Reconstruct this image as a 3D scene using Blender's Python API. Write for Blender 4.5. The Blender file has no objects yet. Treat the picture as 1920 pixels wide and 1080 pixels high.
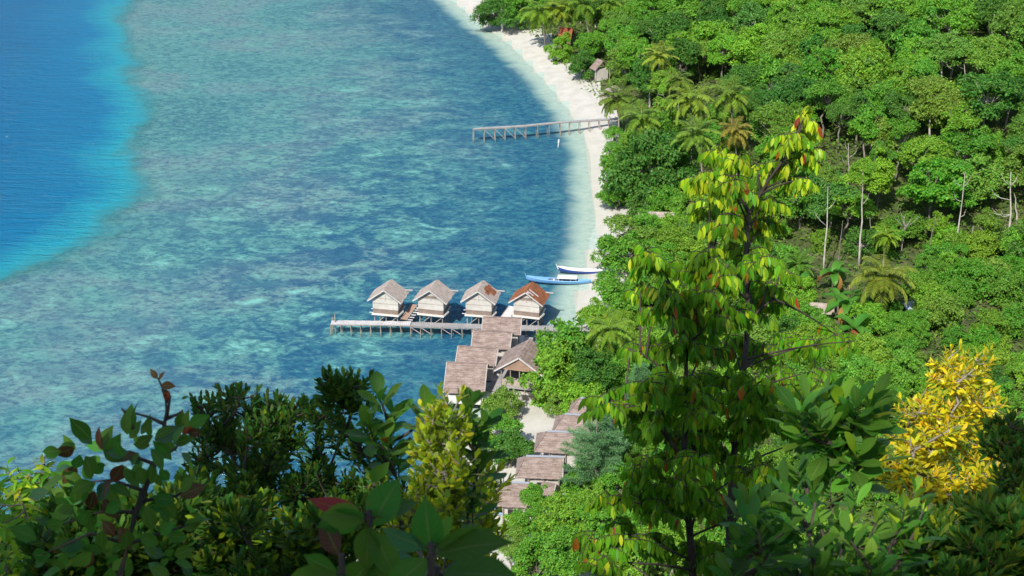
import bpy, math, random
import numpy as np
from mathutils import Vector, Matrix, Euler

# ------------------------------------------------------------------ camera, sky, sun, exposure
S = bpy.context.scene
COL = S.collection
CAM = np.array((0.0, 0.0, 85.0)); PITCH = math.radians(24); FPX = 3000.0
cd = bpy.data.cameras.new('camera'); cam = bpy.data.objects.new('camera', cd); COL.objects.link(cam)
cam.location = CAM; cam.rotation_euler = (math.pi/2 - PITCH, 0, 0)
cd.sensor_width = 36; cd.lens = 36*FPX/1920; cd.clip_start = 0.1; cd.clip_end = 9000
cd.dof.use_dof = True; cd.dof.focus_distance = 150; cd.dof.aperture_fstop = 11
S.camera = cam
SUN_AZ, SUN_EL = math.radians(22), math.radians(45)      # sun stands behind the camera, a little to its left
SUNV = np.array((-math.sin(SUN_AZ)*math.cos(SUN_EL), -math.cos(SUN_AZ)*math.cos(SUN_EL), math.sin(SUN_EL)))
w = bpy.data.worlds.new('World'); S.world = w; w.use_nodes = True
nt = w.node_tree; bg = nt.nodes['Background']
sky = nt.nodes.new('ShaderNodeTexSky'); sky.sky_type = 'NISHITA'; sky.sun_disc = False
sky.sun_elevation = SUN_EL; sky.sun_rotation = math.pi + SUN_AZ
nt.links.new(sky.outputs[0], bg.inputs[0]); bg.inputs[1].default_value = 0.12
sl = bpy.data.lights.new('sun', 'SUN'); sl.energy = 4.2; sl.angle = math.radians(0.5); sl.color = (1, .955, .88)
so = bpy.data.objects.new('sun', sl); COL.objects.link(so)
so.rotation_euler = Vector(SUNV).to_track_quat('Z', 'Y').to_euler()
S.view_settings.view_transform = 'Standard'; S.view_settings.look = 'None'
S.view_settings.exposure = 0.45; S.view_settings.gamma = 1
S.render.engine = 'CYCLES'
cy = S.cycles; cy.use_denoising = True
cy.max_bounces = 8; cy.diffuse_bounces = 3; cy.glossy_bounces = 2; cy.transmission_bounces = 3; cy.transparent_max_bounces = 8
cy.sample_clamp_indirect = 4; cy.caustics_reflective = False; cy.caustics_refractive = False

RNG = np.random.default_rng(7); random.seed(7)
C24, S24 = math.cos(PITCH), math.sin(PITCH)

def ray(px, py):
    xc = (px-960)/FPX; yc = (540-py)/FPX
    return np.array((xc, C24 + yc*S24, -S24 + yc*C24))
def P(px, py, z=0.0):                       # where a line of sight meets the level z
    d = ray(px, py); return CAM + d*((z-CAM[2])/d[2])
def D(px, py, t):                           # a point t metres in front of the viewpoint
    return CAM + ray(px, py)*t
def proj(p):
    q = np.asarray(p) - CAM
    f = q[..., 1]*C24 - q[..., 2]*S24; u = q[..., 1]*S24 + q[..., 2]*C24
    return 960 + FPX*q[..., 0]/f, 540 - FPX*u/f, f

# ------------------------------------------------------------------ materials
def nodes(name):
    m = bpy.data.materials.new(name); m.use_nodes = True
    n = m.node_tree.nodes; l = m.node_tree.links
    return m, n, l, n['Principled BSDF']
def N(n, t, **k):
    x = n.new('ShaderNode'+t)
    for a, b in k.items():
        if a in x.inputs.keys() if hasattr(x.inputs, 'keys') else False: x.inputs[a].default_value = b
        else: setattr(x, a, b)
    return x
def ramp(n, l, src, stops, interp='LINEAR'):
    r = n.new('ShaderNodeValToRGB'); r.color_ramp.interpolation = interp
    e = r.color_ramp.elements
    while len(e) < len(stops): e.new(0.5)
    for k, (p, c) in enumerate(stops):
        e[k].position = p; e[k].color = (*c, 1) if len(c) == 3 else c
    l.new(src, r.inputs[0]); return r.outputs[0]
def noise(n, l, vec, scale, detail=4, rough=.55, dist=0):
    x = n.new('ShaderNodeTexNoise'); x.inputs['Scale'].default_value = scale; x.inputs['Detail'].default_value = detail
    x.inputs['Roughness'].default_value = rough; x.inputs['Distortion'].default_value = dist
    if vec is not None: l.new(vec, x.inputs['Vector'])
    return x.outputs['Fac']
def mapping(n, l, vec, scale=(1,1,1), rot=(0,0,0)):
    m = n.new('ShaderNodeMapping'); m.inputs['Scale'].default_value = scale; m.inputs['Rotation'].default_value = rot
    l.new(vec, m.inputs['Vector']); return m.outputs[0]
def mathn(n, l, op, a, b=None, c=None):
    x = n.new('ShaderNodeMath'); x.operation = op
    for i, v in enumerate((a, b, c)):
        if v is None: continue
        if isinstance(v, (int, float)): x.inputs[i].default_value = v
        else: l.new(v, x.inputs[i])
    return x.outputs[0]
def mix(n, l, fac, a, b, mode='MIX'):
    x = n.new('ShaderNodeMix'); x.data_type = 'RGBA'; x.blend_type = mode
    for i, v in ((0, fac), (6, a), (7, b)):
        if isinstance(v, (int, float)): x.inputs[i].default_value = v
        elif isinstance(v, tuple): x.inputs[i].default_value = (*v, 1)
        else: l.new(v, x.inputs[i])
    return x.outputs[2]
def smooth(n, l, v, a, b):
    x = n.new('ShaderNodeMapRange'); x.interpolation_type = 'SMOOTHSTEP'
    x.inputs[1].default_value = a; x.inputs[2].default_value = b; l.new(v, x.inputs[0]); return x.outputs[0]
def bump(n, l, h, strength, dist, bs):
    b = n.new('ShaderNodeBump'); b.inputs['Strength'].default_value = strength; b.inputs['Distance'].default_value = dist
    l.new(h, b.inputs['Height']); l.new(b.outputs[0], bs.inputs['Normal']); return b.outputs[0]

def foliage(name, col=None, trans=.35, vary=.35, rough=.5, spec=.3, tip=None, veins=False):
    """leaf: colour from the object's own colour (or col), varied leaf by leaf, some light shining through"""
    m, n, l, bs = nodes(name)
    if col is None:
        oi = n.new('ShaderNodeObjectInfo'); c = oi.outputs['Color']
    else:
        rgb = n.new('ShaderNodeRGB'); rgb.outputs[0].default_value = (*col, 1); c = rgb.outputs[0]
    ge = n.new('ShaderNodeNewGeometry'); r = ge.outputs['Random Per Island']
    v = mathn(n, l, 'MULTIPLY_ADD', r, 2*vary, 1-vary)
    hs = n.new('ShaderNodeHueSaturation'); l.new(c, hs.inputs['Color']); l.new(v, hs.inputs['Value'])
    r2 = mathn(n, l, 'FRACT', mathn(n, l, 'MULTIPLY', r, 37.7))
    l.new(mathn(n, l, 'MULTIPLY_ADD', r2, .05, .475), hs.inputs['Hue'])
    out = hs.outputs[0]
    if tip is not None:                       # some leaves are of another, younger colour
        r3 = mathn(n, l, 'FRACT', mathn(n, l, 'MULTIPLY', r, 91.3))
        out = mix(n, l, mathn(n, l, 'GREATER_THAN', r3, 1-tip[1]), out, tip[0])
    if veins:                                 # pale midrib, side veins, blotches
        sa = n.new('ShaderNodeAttribute'); sa.attribute_name = 'side'; al = n.new('ShaderNodeAttribute'); al.attribute_name = 'along'
        ph = mathn(n, l, 'SUBTRACT', mathn(n, l, 'MULTIPLY', al.outputs['Fac'], 52), mathn(n, l, 'MULTIPLY', sa.outputs['Fac'], 11))
        vn = smooth(n, l, mathn(n, l, 'SINE', ph), .80, 1.0); mid = smooth(n, l, sa.outputs['Fac'], .10, .03)
        tcv = n.new('ShaderNodeTexCoord'); bl = noise(n, l, tcv.outputs['Object'], 30, 4, .65)
        k = mathn(n, l, 'MAXIMUM', mathn(n, l, 'MULTIPLY', vn, .35), mid)
        out = mix(n, l, mathn(n, l, 'MULTIPLY', smooth(n, l, bl, .58, .72), .4), out, (.16, .15, .03))
        out = mix(n, l, mathn(n, l, 'MULTIPLY', k, .55), out, (.20, .27, .07))
        bump(n, l, mathn(n, l, 'MULTIPLY', k, -1), .5, .004, bs)
    l.new(out, bs.inputs['Base Color']); bs.inputs['Roughness'].default_value = rough
    bs.inputs['Specular IOR Level'].default_value = spec
    tr = n.new('ShaderNodeBsdfTranslucent')
    hs2 = n.new('ShaderNodeHueSaturation'); hs2.inputs['Hue'].default_value = .485; hs2.inputs['Value'].default_value = 1.5
    l.new(out, hs2.inputs['Color']); l.new(hs2.outputs[0], tr.inputs['Color'])
    mx = n.new('ShaderNodeMixShader'); mx.inputs[0].default_value = trans
    l.new(bs.outputs[0], mx.inputs[1]); l.new(tr.outputs[0], mx.inputs[2])
    l.new(mx.outputs[0], n['Material Output'].inputs[0]); return m

def bark(name, a, b, scale=3):
    m, n, l, bs = nodes(name)
    tc = n.new('ShaderNodeTexCoord')
    v = mapping(n, l, tc.outputs['Object'], (1, 1, .3))
    f = noise(n, l, v, scale, 5, .65)
    l.new(ramp(n, l, f, [(.35, a), (.65, b)]), bs.inputs['Base Color']); bs.inputs['Roughness'].default_value = .85
    bump(n, l, f, .5, .03, bs); return m

def wood(name, a, b, c=None, plank=.16, axis=0, rough=.8):
    """weathered boards: grain along an axis, each board its own tone"""
    m, n, l, bs = nodes(name)
    tc = n.new('ShaderNodeTexCoord'); sc = [6, 6, 6]; sc[axis] = .6
    v = mapping(n, l, tc.outputs['Object'], tuple(sc))
    f = noise(n, l, v, 2.5, 5, .6)
    big = noise(n, l, tc.outputs['Object'], .9, 3, .6)
    mixv = mathn(n, l, 'MULTIPLY_ADD', big, .5, mathn(n, l, 'MULTIPLY', f, .5))
    st = [(.32, a), (.62, b)] + ([(.75, c)] if c else [])
    l.new(ramp(n, l, mixv, st), bs.inputs['Base Color']); bs.inputs['Roughness'].default_value = rough
    bump(n, l, f, .4, .02, bs); return m

def thatch(name, a, b, c, patch=None):
    m, n, l, bs = nodes(name)
    tc = n.new('ShaderNodeTexCoord'); o = tc.outputs['Object']
    oi = n.new('ShaderNodeObjectInfo')
    add = n.new('ShaderNodeVectorMath'); add.operation = 'ADD'; l.new(o, add.inputs[0])
    cmb = n.new('ShaderNodeCombineXYZ'); l.new(mathn(n, l, 'MULTIPLY', oi.outputs['Random'], 40), cmb.inputs[0]); l.new(cmb.outputs[0], add.inputs[1])
    o = add.outputs[0]
    straw = noise(n, l, mapping(n, l, o, (14, 3, 3)), 1.6, 5, .7)
    sheet = noise(n, l, mapping(n, l, o, (1.1, 2.6, 2.6)), 1.0, 3, .6)
    f = mathn(n, l, 'MULTIPLY_ADD', straw, .5, mathn(n, l, 'MULTIPLY', sheet, .5))
    colr = ramp(n, l, f, [(.33, a), (.5, b), (.66, c)])
    if patch:
        pf = noise(n, l, mapping(n, l, o, (.8, 1.6, 1.6)), 1.3, 4, .6)
        colr = mix(n, l, smooth(n, l, pf, patch[1], patch[1]+.07), colr, patch[0])
    l.new(colr, bs.inputs['Base Color']); bs.inputs['Roughness'].default_value = .9
    bs.inputs['Specular IOR Level'].default_value = .15
    bump(n, l, straw, .6, .04, bs); return m

def paint(name, col, wear=(.5, .45, .4), amt=.25, rough=.5):
    m, n, l, bs = nodes(name)
    tc = n.new('ShaderNodeTexCoord')
    f = noise(n, l, tc.outputs['Object'], 3.2, 6, .7)
    l.new(mix(n, l, mathn(n, l, 'MULTIPLY', smooth(n, l, f, .5, .75), amt), col, wear), bs.inputs['Base Color'])
    bs.inputs['Roughness'].default_value = rough; return m

def m_rust(name):
    m, n, l, bs = nodes(name)
    tc = n.new('ShaderNodeTexCoord'); o = tc.outputs['Object']
    a = noise(n, l, mapping(n, l, o, (1.4, 1, 1)), 1.7, 6, .7); b = noise(n, l, o, 9, 3, .6)
    c1 = ramp(n, l, a, [(.3, (.10, .035, .018)), (.48, (.25, .075, .025)), (.62, (.42, .13, .035)), (.75, (.30, .20, .14))])
    c2 = mix(n, l, .35, c1, ramp(n, l, b, [(.3, (.1, .05, .03)), (.7, (.4, .16, .06))]))
    l.new(c2, bs.inputs['Base Color']); bs.inputs['Roughness'].default_value = .75
    wv = n.new('ShaderNodeTexWave'); wv.bands_direction = 'Y'; wv.inputs['Scale'].default_value = 3.2; l.new(o, wv.inputs['Vector'])
    bump(n, l, wv.outputs[1], .5, .03, bs); return m

M = {}
M['leaf'] = foliage('forest_leaves', None, .36, .3, .5, .3)
M['undergrowth'] = foliage('undergrowth_leaves', (.10, .20, .022), .35, .45)
M['frond'] = foliage('palm_fronds', None, .3, .25, .4, .4)
M['needle'] = foliage('casuarina_needles', (.15, .32, .13), .3, .3, .6, .2)
M['trunk_grey'] = bark('grey_bark', (.12, .10, .08), (.30, .27, .23))
M['trunk_pale'] = bark('pale_bark', (.30, .27, .23), (.58, .54, .48))
M['trunk_dark'] = bark('dark_bark', (.03, .022, .016), (.09, .065, .05), 8)
M['trunk_palm'] = bark('palm_bark', (.20, .17, .14), (.38, .34, .29))
M['wall'] = wood('pale_plank_wall', (.40, .375, .34), (.60, .575, .53), (.66, .635, .59))
M['wall_low'] = wood('brown_plank_band', (.14, .10, .08), (.28, .215, .18), None, axis=2)
M['wall_white'] = paint('white_board', (.68, .66, .62), (.45, .42, .38), .4)
M['timber'] = wood('grey_timber', (.24, .215, .195), (.46, .42, .39), None)
M['deck'] = wood('bleached_deck', (.42, .40, .39), (.64, .61, .60), None, axis=1)
M['deck_grey'] = wood('grey_deck', (.24, .23, .225), (.40, .385, .375), None, axis=1)
M['post'] = bark('post_wood', (.20, .165, .13), (.42, .36, .30), 5)
M['plank_brown'] = wood('brown_ramp', (.22, .13, .09), (.40, .27, .20), None)
M['thatch_grey'] = thatch('grey_thatch', (.26, .21, .175), (.40, .335, .29), (.52, .46, .405))
M['thatch_brown'] = thatch('brown_thatch', (.14, .105, .09), (.275, .21, .182), (.42, .345, .31))
M['thatch_red'] = thatch('red_thatch', (.13, .035, .02), (.27, .08, .04), (.36, .14, .08))
M['rust'] = m_rust('rusty_sheet')
M['ridge'] = paint('ridge_tin', (.36, .38, .42), (.3, .27, .25), .5, .45)
M['tin'] = paint('blue_grey_tin', (.42, .50, .60), (.35, .2, .12), .3, .4)
M['white'] = paint('white_boat_paint', (.74, .74, .73), (.5, .48, .45), .3, .4)
M['blue'] = paint('blue_boat_paint', (.16, .38, .68), (.45, .55, .65), .5, .5)
M['navy'] = paint('dark_blue_boat_paint', (.03, .07, .34), (.2, .25, .4), .25, .4)
M['inside'] = paint('boat_inside', (.10, .13, .2), (.2, .2, .2), .4, .6)
M['concrete'] = paint('pale_kerb', (.52, .49, .45), (.3, .28, .25), .5, .85)
M['dark'] = paint('dark_opening', (.025, .022, .02), (.05, .04, .035), .4, .8)

def m_sand():
    m, n, l, bs = nodes('white_sand')
    tc = n.new('ShaderNodeTexCoord'); o = tc.outputs['Object']
    f = noise(n, l, o, .5, 6, .65); g = noise(n, l, o, 3.5, 4, .7)
    c = ramp(n, l, f, [(.3, (.46, .44, .385)), (.6, (.56, .54, .49))])
    c = mix(n, l, mathn(n, l, 'MULTIPLY', smooth(n, l, g, .62, .78), .22), c, (.42, .37, .30))
    sp = n.new('ShaderNodeSeparateXYZ'); l.new(o, sp.inputs[0])
    wet = smooth(n, l, mathn(n, l, 'ADD', sp.outputs[2], mathn(n, l, 'MULTIPLY', f, .1)), .30, .10)
    c = mix(n, l, mathn(n, l, 'MULTIPLY', wet, .5), c, (.50, .49, .41))
    l.new(c, bs.inputs['Base Color']); bs.inputs['Roughness'].default_value = .95; bs.inputs['Specular IOR Level'].default_value = .1
    bump(n, l, g, .3, .03, bs); return m
def m_soil():
    m, n, l, bs = nodes('forest_floor')
    tc = n.new('ShaderNodeTexCoord'); o = tc.outputs['Object']
    f = noise(n, l, o, .8, 6, .7)
    l.new(ramp(n, l, f, [(.35, (.03, .045, .012)), (.52, (.07, .10, .02)), (.68, (.17, .13, .08))]), bs.inputs['Base Color'])
    bs.inputs['Roughness'].default_value = 1; bump(n, l, f, .8, .2, bs); return m
def m_seabed():
    m, n, l, bs = nodes('reef_flat')
    tc = n.new('ShaderNodeTexCoord'); o = tc.outputs['Object']
    at = n.new('ShaderNodeAttribute'); at.attribute_name = 'offshore'; off = at.outputs['Fac']
    ad = n.new('ShaderNodeAttribute'); ad.attribute_name = 'mottle'; mot = ad.outputs['Fac']
    st = mapping(n, l, o, (.75, 1.0, 1), (0, 0, math.radians(-35)))
    big = noise(n, l, st, .035, 4, .55, .4)
    med = noise(n, l, mapping(n, l, o, (.75, 1.25, 1), (0, 0, math.radians(25))), .17, 8, .68, .9)
    fine = noise(n, l, mapping(n, l, o, (.85, 1.2, 1), (0, 0, math.radians(25))), 1.1, 6, .74, .4)
    # reef top: teal and grey-violet coral
    reef = ramp(n, l, big, [(.34, (.080, .205, .228)), (.46, (.125, .270, .265)), (.56, (.205, .258, .275)), (.68, (.16, .325, .285))])
    reef = mix(n, l, mathn(n, l, 'MULTIPLY', smooth(n, l, fine, .44, .64), .55), reef, (.21, .41, .36))
    reef = mix(n, l, mathn(n, l, 'MULTIPLY', smooth(n, l, fine, .52, .36), .6), reef, (.03, .12, .19))
    # seagrass (dark) and sand patches (pale) where the bottom is mottled
    s1 = mathn(n, l, 'ADD', mathn(n, l, 'MULTIPLY', med, .7), mathn(n, l, 'MULTIPLY', fine, .3))
    dark = smooth(n, l, s1, .55, .45)
    pale = smooth(n, l, s1, .55, .66)
    dk = mix(n, l, mathn(n, l, 'MULTIPLY', mathn(n, l, 'MULTIPLY', dark, mot), .78), reef, (.014, .092, .20))
    pl = mix(n, l, mathn(n, l, 'MULTIPLY', mathn(n, l, 'MULTIPLY', pale, mathn(n, l, 'MULTIPLY_ADD', mot, .75, .15)), .95), dk, (.33, .62, .53))
    # dark seagrass belt close to the beach
    wob = mathn(n, l, 'MULTIPLY', mathn(n, l, 'SUBTRACT', med, .5), 9)
    offw = mathn(n, l, 'ADD', off, wob)
    belt = mathn(n, l, 'MULTIPLY', smooth(n, l, offw, 2.0, 4.8), smooth(n, l, mathn(n, l, 'ADD', off, mathn(n, l, 'MULTIPLY', wob, 7)), 38, 6))
    beltc = mix(n, l, smooth(n, l, fine, .42, .64), (.016, .098, .19), (.055, .20, .24))
    c = mix(n, l, mathn(n, l, 'MULTIPLY', belt, .92), pl, beltc)
    # pale shallow sand
    sh = smooth(n, l, mathn(n, l, 'ADD', off, mathn(n, l, 'MULTIPLY_ADD', fine, 4, mathn(n, l, 'MULTIPLY', wob, .6))), 7.0, 3.4)
    sandc = mix(n, l, smooth(n, l, fine, .4, .6), (.36, .46, .40), (.46, .535, .47))
    c = mix(n, l, sh, c, sandc)
    l.new(c, bs.inputs['Base Color']); bs.inputs['Roughness'].default_value = 1; bs.inputs['Specular IOR Level'].default_value = 0
    return m
def m_water():
    m, n, l, bs = nodes('sea_water')
    tc = n.new('ShaderNodeTexCoord'); o = tc.outputs['Object']
    ad = n.new('ShaderNodeAttribute'); ad.attribute_name = 'deep'; dp = ad.outputs['Fac']
    wob = noise(n, l, o, .05, 5, .6)
    d = mathn(n, l, 'ADD', dp, mathn(n, l, 'MULTIPLY', mathn(n, l, 'SUBTRACT', wob, .5), 18))
    w1 = noise(n, l, mapping(n, l, o, (.35, 1.5, 1), (0, 0, math.radians(24))), .42, 6, .68, .4)
    w2 = noise(n, l, mapping(n, l, o, (.5, 1.4, 1), (0, 0, math.radians(24))), 1.5, 4, .65, .3)
    h = mathn(n, l, 'ADD', w1, mathn(n, l, 'MULTIPLY', w2, .4))
    b = n.new('ShaderNodeBump'); b.inputs['Strength'].default_value = 1; b.inputs['Distance'].default_value = .75; l.new(h, b.inputs['Height'])
    body = ramp(n, l, mathn(n, l, 'MULTIPLY_ADD', d, 1/40, .2), [(.15, (.07, .40, .42)), (.26, (.014, .28, .37)), (.42, (.002, .16, .32)), (.8, (.0006, .122, .275))])
    df = n.new('ShaderNodeBsdfDiffuse'); l.new(body, df.inputs[0]); l.new(b.outputs[0], df.inputs['Normal'])
    tr = n.new('ShaderNodeBsdfTransparent')
    at = n.new('ShaderNodeAttribute'); at.attribute_name = 'offshore'
    l.new(mix(n, l, smooth(n, l, at.outputs['Fac'], 0, 9), (.95, .985, .98), (.79, .94, .97)), tr.inputs[0])
    m1 = n.new('ShaderNodeMixShader'); l.new(smooth(n, l, d, -3.5, 3), m1.inputs[0]); l.new(tr.outputs[0], m1.inputs[1]); l.new(df.outputs[0], m1.inputs[2])
    gl = n.new('ShaderNodeBsdfGlossy'); gl.inputs['Roughness'].default_value = .12; l.new(b.outputs[0], gl.inputs['Normal'])
    fr = n.new('ShaderNodeFresnel'); fr.inputs[0].default_value = 1.14
    m2 = n.new('ShaderNodeMixShader'); l.new(fr.outputs[0], m2.inputs[0]); l.new(m1.outputs[0], m2.inputs[1]); l.new(gl.outputs[0], m2.inputs[2])
    l.new(m2.outputs[0], n['Material Output'].inputs[0]); n.remove(bs); return m
M['sand'] = m_sand(); M['soil'] = m_soil(); M['seabed'] = m_seabed(); M['water'] = m_water()

# ------------------------------------------------------------------ mesh helpers
def np_mesh(name, V, F, mats, mi=None, smooth_=False):
    V = np.asarray(V, np.float32); F = np.asarray(F, np.int32)
    me = bpy.data.meshes.new(name)
    me.vertices.add(len(V)); me.vertices.foreach_set('co', V.ravel())
    k = F.shape[1]; me.loops.add(F.size); me.loops.foreach_set('vertex_index', F.ravel())
    me.polygons.add(len(F)); me.polygons.foreach_set('loop_start', np.arange(0, F.size, k, dtype=np.int32))
    me.polygons.foreach_set('loop_total', np.full(len(F), k, np.int32))
    for m in (mats if isinstance(mats, (list, tuple)) else [mats]): me.materials.append(m)
    if mi is not None: me.polygons.foreach_set('material_index', np.asarray(mi, np.int32))
    me.polygons.foreach_set('use_smooth', np.full(len(F), smooth_, bool))
    me.update(calc_edges=True); me.validate(); return me

class MB:
    """collects boxes, bars and tubes for one mesh"""
    def __init__(s): s.v = []; s.f = []
    def add(s, vs, fs):
        k = len(s.v); s.v += [tuple(map(float, p)) for p in vs]; s.f += [tuple(i+k for i in f) for f in fs]
    def box(s, c, size, rz=0):
        x, y, z = (a/2 for a in size); ca, sa = math.cos(rz), math.sin(rz)
        vs = [(c[0]+a*x*ca-b*y*sa, c[1]+a*x*sa+b*y*ca, c[2]+e*z) for e in (-1, 1) for a, b in ((-1,-1),(1,-1),(1,1),(-1,1))]
        s.add(vs, [(3,2,1,0),(4,5,6,7),(0,1,5,4),(1,2,6,5),(2,3,7,6),(3,0,4,7)]); return s
    def bar(s, p, q, wd, ht, up=(0,0,1)):
        p, q, up = Vector(p), Vector(q), Vector(up); d = (q-p).normalized()
        sd = d.cross(up); sd = sd.normalized() if sd.length > 1e-4 else Vector((1,0,0)); u = sd.cross(d)
        vs = [e + sd*(a*wd/2) + u*(b*ht/2) for e in (p, q) for a, b in ((-1,-1),(1,-1),(1,1),(-1,1))]
        s.add(vs, [(3,2,1,0),(4,5,6,7),(0,1,5,4),(1,2,6,5),(2,3,7,6),(3,0,4,7)]); return s
    def tube(s, pts, rad, n=6, cap=True):
        pts = [Vector(p) for p in pts]; k = len(pts)
        if isinstance(rad, (int, float)): rad = [rad]*k
        vs = []; ref = Vector((.31, .17, .93)); 
        for i, p in enumerate(pts):
            d = (pts[min(i+1, k-1)] - pts[max(i-1, 0)]).normalized()
            a = d.cross(ref)
            if a.length < .1: a = d.cross(Vector((1, 0, 0)))
            a.normalize(); b = d.cross(a)
            vs += [p + (a*math.cos(t)+b*math.sin(t))*rad[i] for t in (2*math.pi*j/n for j in range(n))]
        fs = [(i*n+j, i*n+(j+1)%n, (i+1)*n+(j+1)%n, (i+1)*n+j) for i in range(k-1) for j in range(n)]
        if cap: fs += [tuple(range(n))[::-1], tuple((k-1)*n+j for j in range(n))]
        s.add(vs, fs); return s
    def prism(s, poly, y0, y1):                       # polygon in x,z pushed along y
        n = len(poly); vs = [(x, y0, z) for x, z in poly] + [(x, y1, z) for x, z in poly]
        s.add(vs, [tuple(range(n)), tuple(range(n, 2*n))[::-1]] + [(i, i+n, (i+1) % n+n, (i+1) % n) for i in range(n)]); return s
    def mesh(s, name, mat, smooth_=False):
        me = bpy.data.meshes.new(name); me.from_pydata(s.v, [], s.f)
        for m in (mat if isinstance(mat, (list, tuple)) else [mat]): me.materials.append(m)
        if smooth_: me.polygons.foreach_set('use_smooth', np.full(len(me.polygons), True))
        me.update(); return me
    def build(s, name, mat, parent=None, smooth_=False):
        return put(name, s.mesh(name, mat, smooth_), parent)

def put(name, me, parent=None):
    o = bpy.data.objects.new(name, me); COL.objects.link(o)
    if parent: o.parent = parent
    return o
def tag(o, label=None, cat=None, group=None, kind=None):
    for k, v in (('label', label), ('category', cat), ('group', group), ('kind', kind)):
        if v: o[k] = v
    return o
def thing(name, label, cat, loc=(0,0,0), rz=0, group=None):
    o = bpy.data.objects.new(name, None); COL.objects.link(o)
    o.location = loc; o.rotation_euler = (0, 0, rz); o.empty_display_size = .3
    return tag(o, label, cat, group)
def copy_tree(o, parent=None):
    c = o.copy(); COL.objects.link(c); c.parent = parent
    for ch in list(o.children): copy_tree(ch, c)
    return c

# ------------------------------------------------------------------ the lie of the land
def poly_dist(X, Y, pts, closed):
    """signed distance to a closed polygon given as pts+closed (positive inside); distance measured to pts only"""
    d2 = np.full(X.shape, 1e18)
    for (ax, ay), (bx, by) in zip(pts[:-1], pts[1:]):
        vx, vy = bx-ax, by-ay; t = np.clip(((X-ax)*vx + (Y-ay)*vy)/(vx*vx+vy*vy), 0, 1)
        d2 = np.minimum(d2, (X-ax-t*vx)**2 + (Y-ay-t*vy)**2)
    ring = pts + closed; ins = np.zeros(X.shape, bool)
    for (ax, ay), (bx, by) in zip(ring, ring[1:]+ring[:1]):
        if ay == by: continue
        c = ((ay > Y) != (by > Y)) & (X < (bx-ax)*(Y-ay)/(by-ay)+ax); ins ^= c
    d = np.sqrt(d2); return np.where(ins, d, -d)
def px2(pts): return [tuple(P(a, b)[:2]) for a, b in pts]
COAST = [(-900, 1500), (-260, 700)] + px2([(780, -60), (850, 0), (905, 46), (955, 80), (1005, 130), (1050, 182), (1085, 228), (1112, 290), (1112, 350),
         (1120, 405), (1114, 440), (1104, 490), (1090, 550), (1078, 610), (1050, 660), (1010, 710), (960, 745), (905, 775), (862, 820), (848, 900), (800, 985)]) \
         + [(-30, 124), (-75, 116), (-140, 90), (-300, 30), (-3500, -900)]
COASTC = [(-3500, -5000), (5000, -5000), (5000, 1500)]
DEEP = [(-900, 1300), (-330, 700)] + px2([(215, -90), (238, -20), (238, 90), (262, 190), (250, 300), (238, 360), (196, 430), (100, 485), (0, 528), (-150, 578)]) + [(-160, 165), (-300, 120), (-3500, -600)]
DEEPC = [(-5000, -600), (-5000, 1300)]
FOOT = [(200, 700)] + px2([(1130, -60), (1230, 120), (1330, 300), (1430, 450), (1560, 486), (1740, 492), (1920, 496)]) + [(90, 185), (160, 160), (400, 120), (4000, 100)]
FOOTC = [(4000, 4000), (200, 4000)]
def vnoise(X, Y, s, seed=0):
    a = np.sin(X/s*1.7+seed)*np.cos(Y/s*1.3+seed*2) + .5*np.sin(X/s*3.1-Y/s*2.3+seed*3) + .3*np.cos(X/s*5.7+Y/s*4.9+seed)
    return a/1.8
def land(X, Y):
    X = np.asarray(X, float); Y = np.asarray(Y, float)
    s = poly_dist(X, Y, COAST, COASTC)
    hill = np.clip(poly_dist(X, Y, FOOT, FOOTC), -4, None)
    lo = np.where(s > 0, 1.5*(1-np.exp(-s/7)) + np.clip(s-8, 0, 40)*.03, 0)
    lo = lo + np.where(s > 10, .25*vnoise(X, Y, 9), 0)
    hh = np.where(hill > 0, .26*hill, 0); hh = 46*(1-np.exp(-hh/46)) + np.where(hill > 0, np.clip(hill/10, 0, 1)*1.1*vnoise(X, Y, 14, 2), 0)
    lo = lo + np.where(s > 3, hh, 0)
    front = np.where(Y > 0, 83-.735*Y, 83-.36*Y) + .35*vnoise(X, Y, 4, 5) - .004*np.abs(X)**1.5
    front = np.clip(front, -50, 110)
    sea = -np.clip(.08*np.clip(-s, 0, None), 0, .30) - np.clip((-s-6)*.01, 0, .15)
    dp = poly_dist(X, Y, DEEP, DEEPC)
    sea = sea - np.clip((dp-5)*.5, 0, 20)
    z = np.where(s > 0, np.maximum(lo, front), np.maximum(sea, np.minimum(front, -1)))
    return z, s, dp
def gz(x, y): return float(land(np.array([x]), np.array([y]))[0][0])

def axis(lo, hi, step, far):
    a = list(np.arange(lo, hi+.1, step)); k = step
    b = [lo]; 
    while b[-1] > -far: k *= 1.35; b.append(b[-1]-k)
    k = step; c = [a[-1]]
    while c[-1] < far: k *= 1.35; c.append(c[-1]+k)
    return np.array(b[:0:-1] + a + c[1:])
gx, gy = axis(-120, 130, 2.0, 5000), axis(-40, 380, 2.0, 5000)
GX, GY = np.meshgrid(gx, gy); GZ, GS, GD = land(GX, GY)
nx, ny = len(gx), len(gy)
idx = np.arange(nx*ny).reshape(ny, nx)
QUADS = np.stack([idx[:-1, :-1], idx[:-1, 1:], idx[1:, 1:], idx[1:, :-1]], -1).reshape(-1, 4)
Vall = np.stack([GX, GY, GZ], -1).reshape(-1, 3)
mott = np.clip(1.25-np.abs((GY-185)/110), .2, 1)*np.clip((GX+70)/45, .35, 1)
ATT = {'offshore': np.clip(-GS, 0, 500).ravel(), 'deep': np.clip(GD, -60, 200).ravel(), 'mottle': mott.ravel()}
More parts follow.
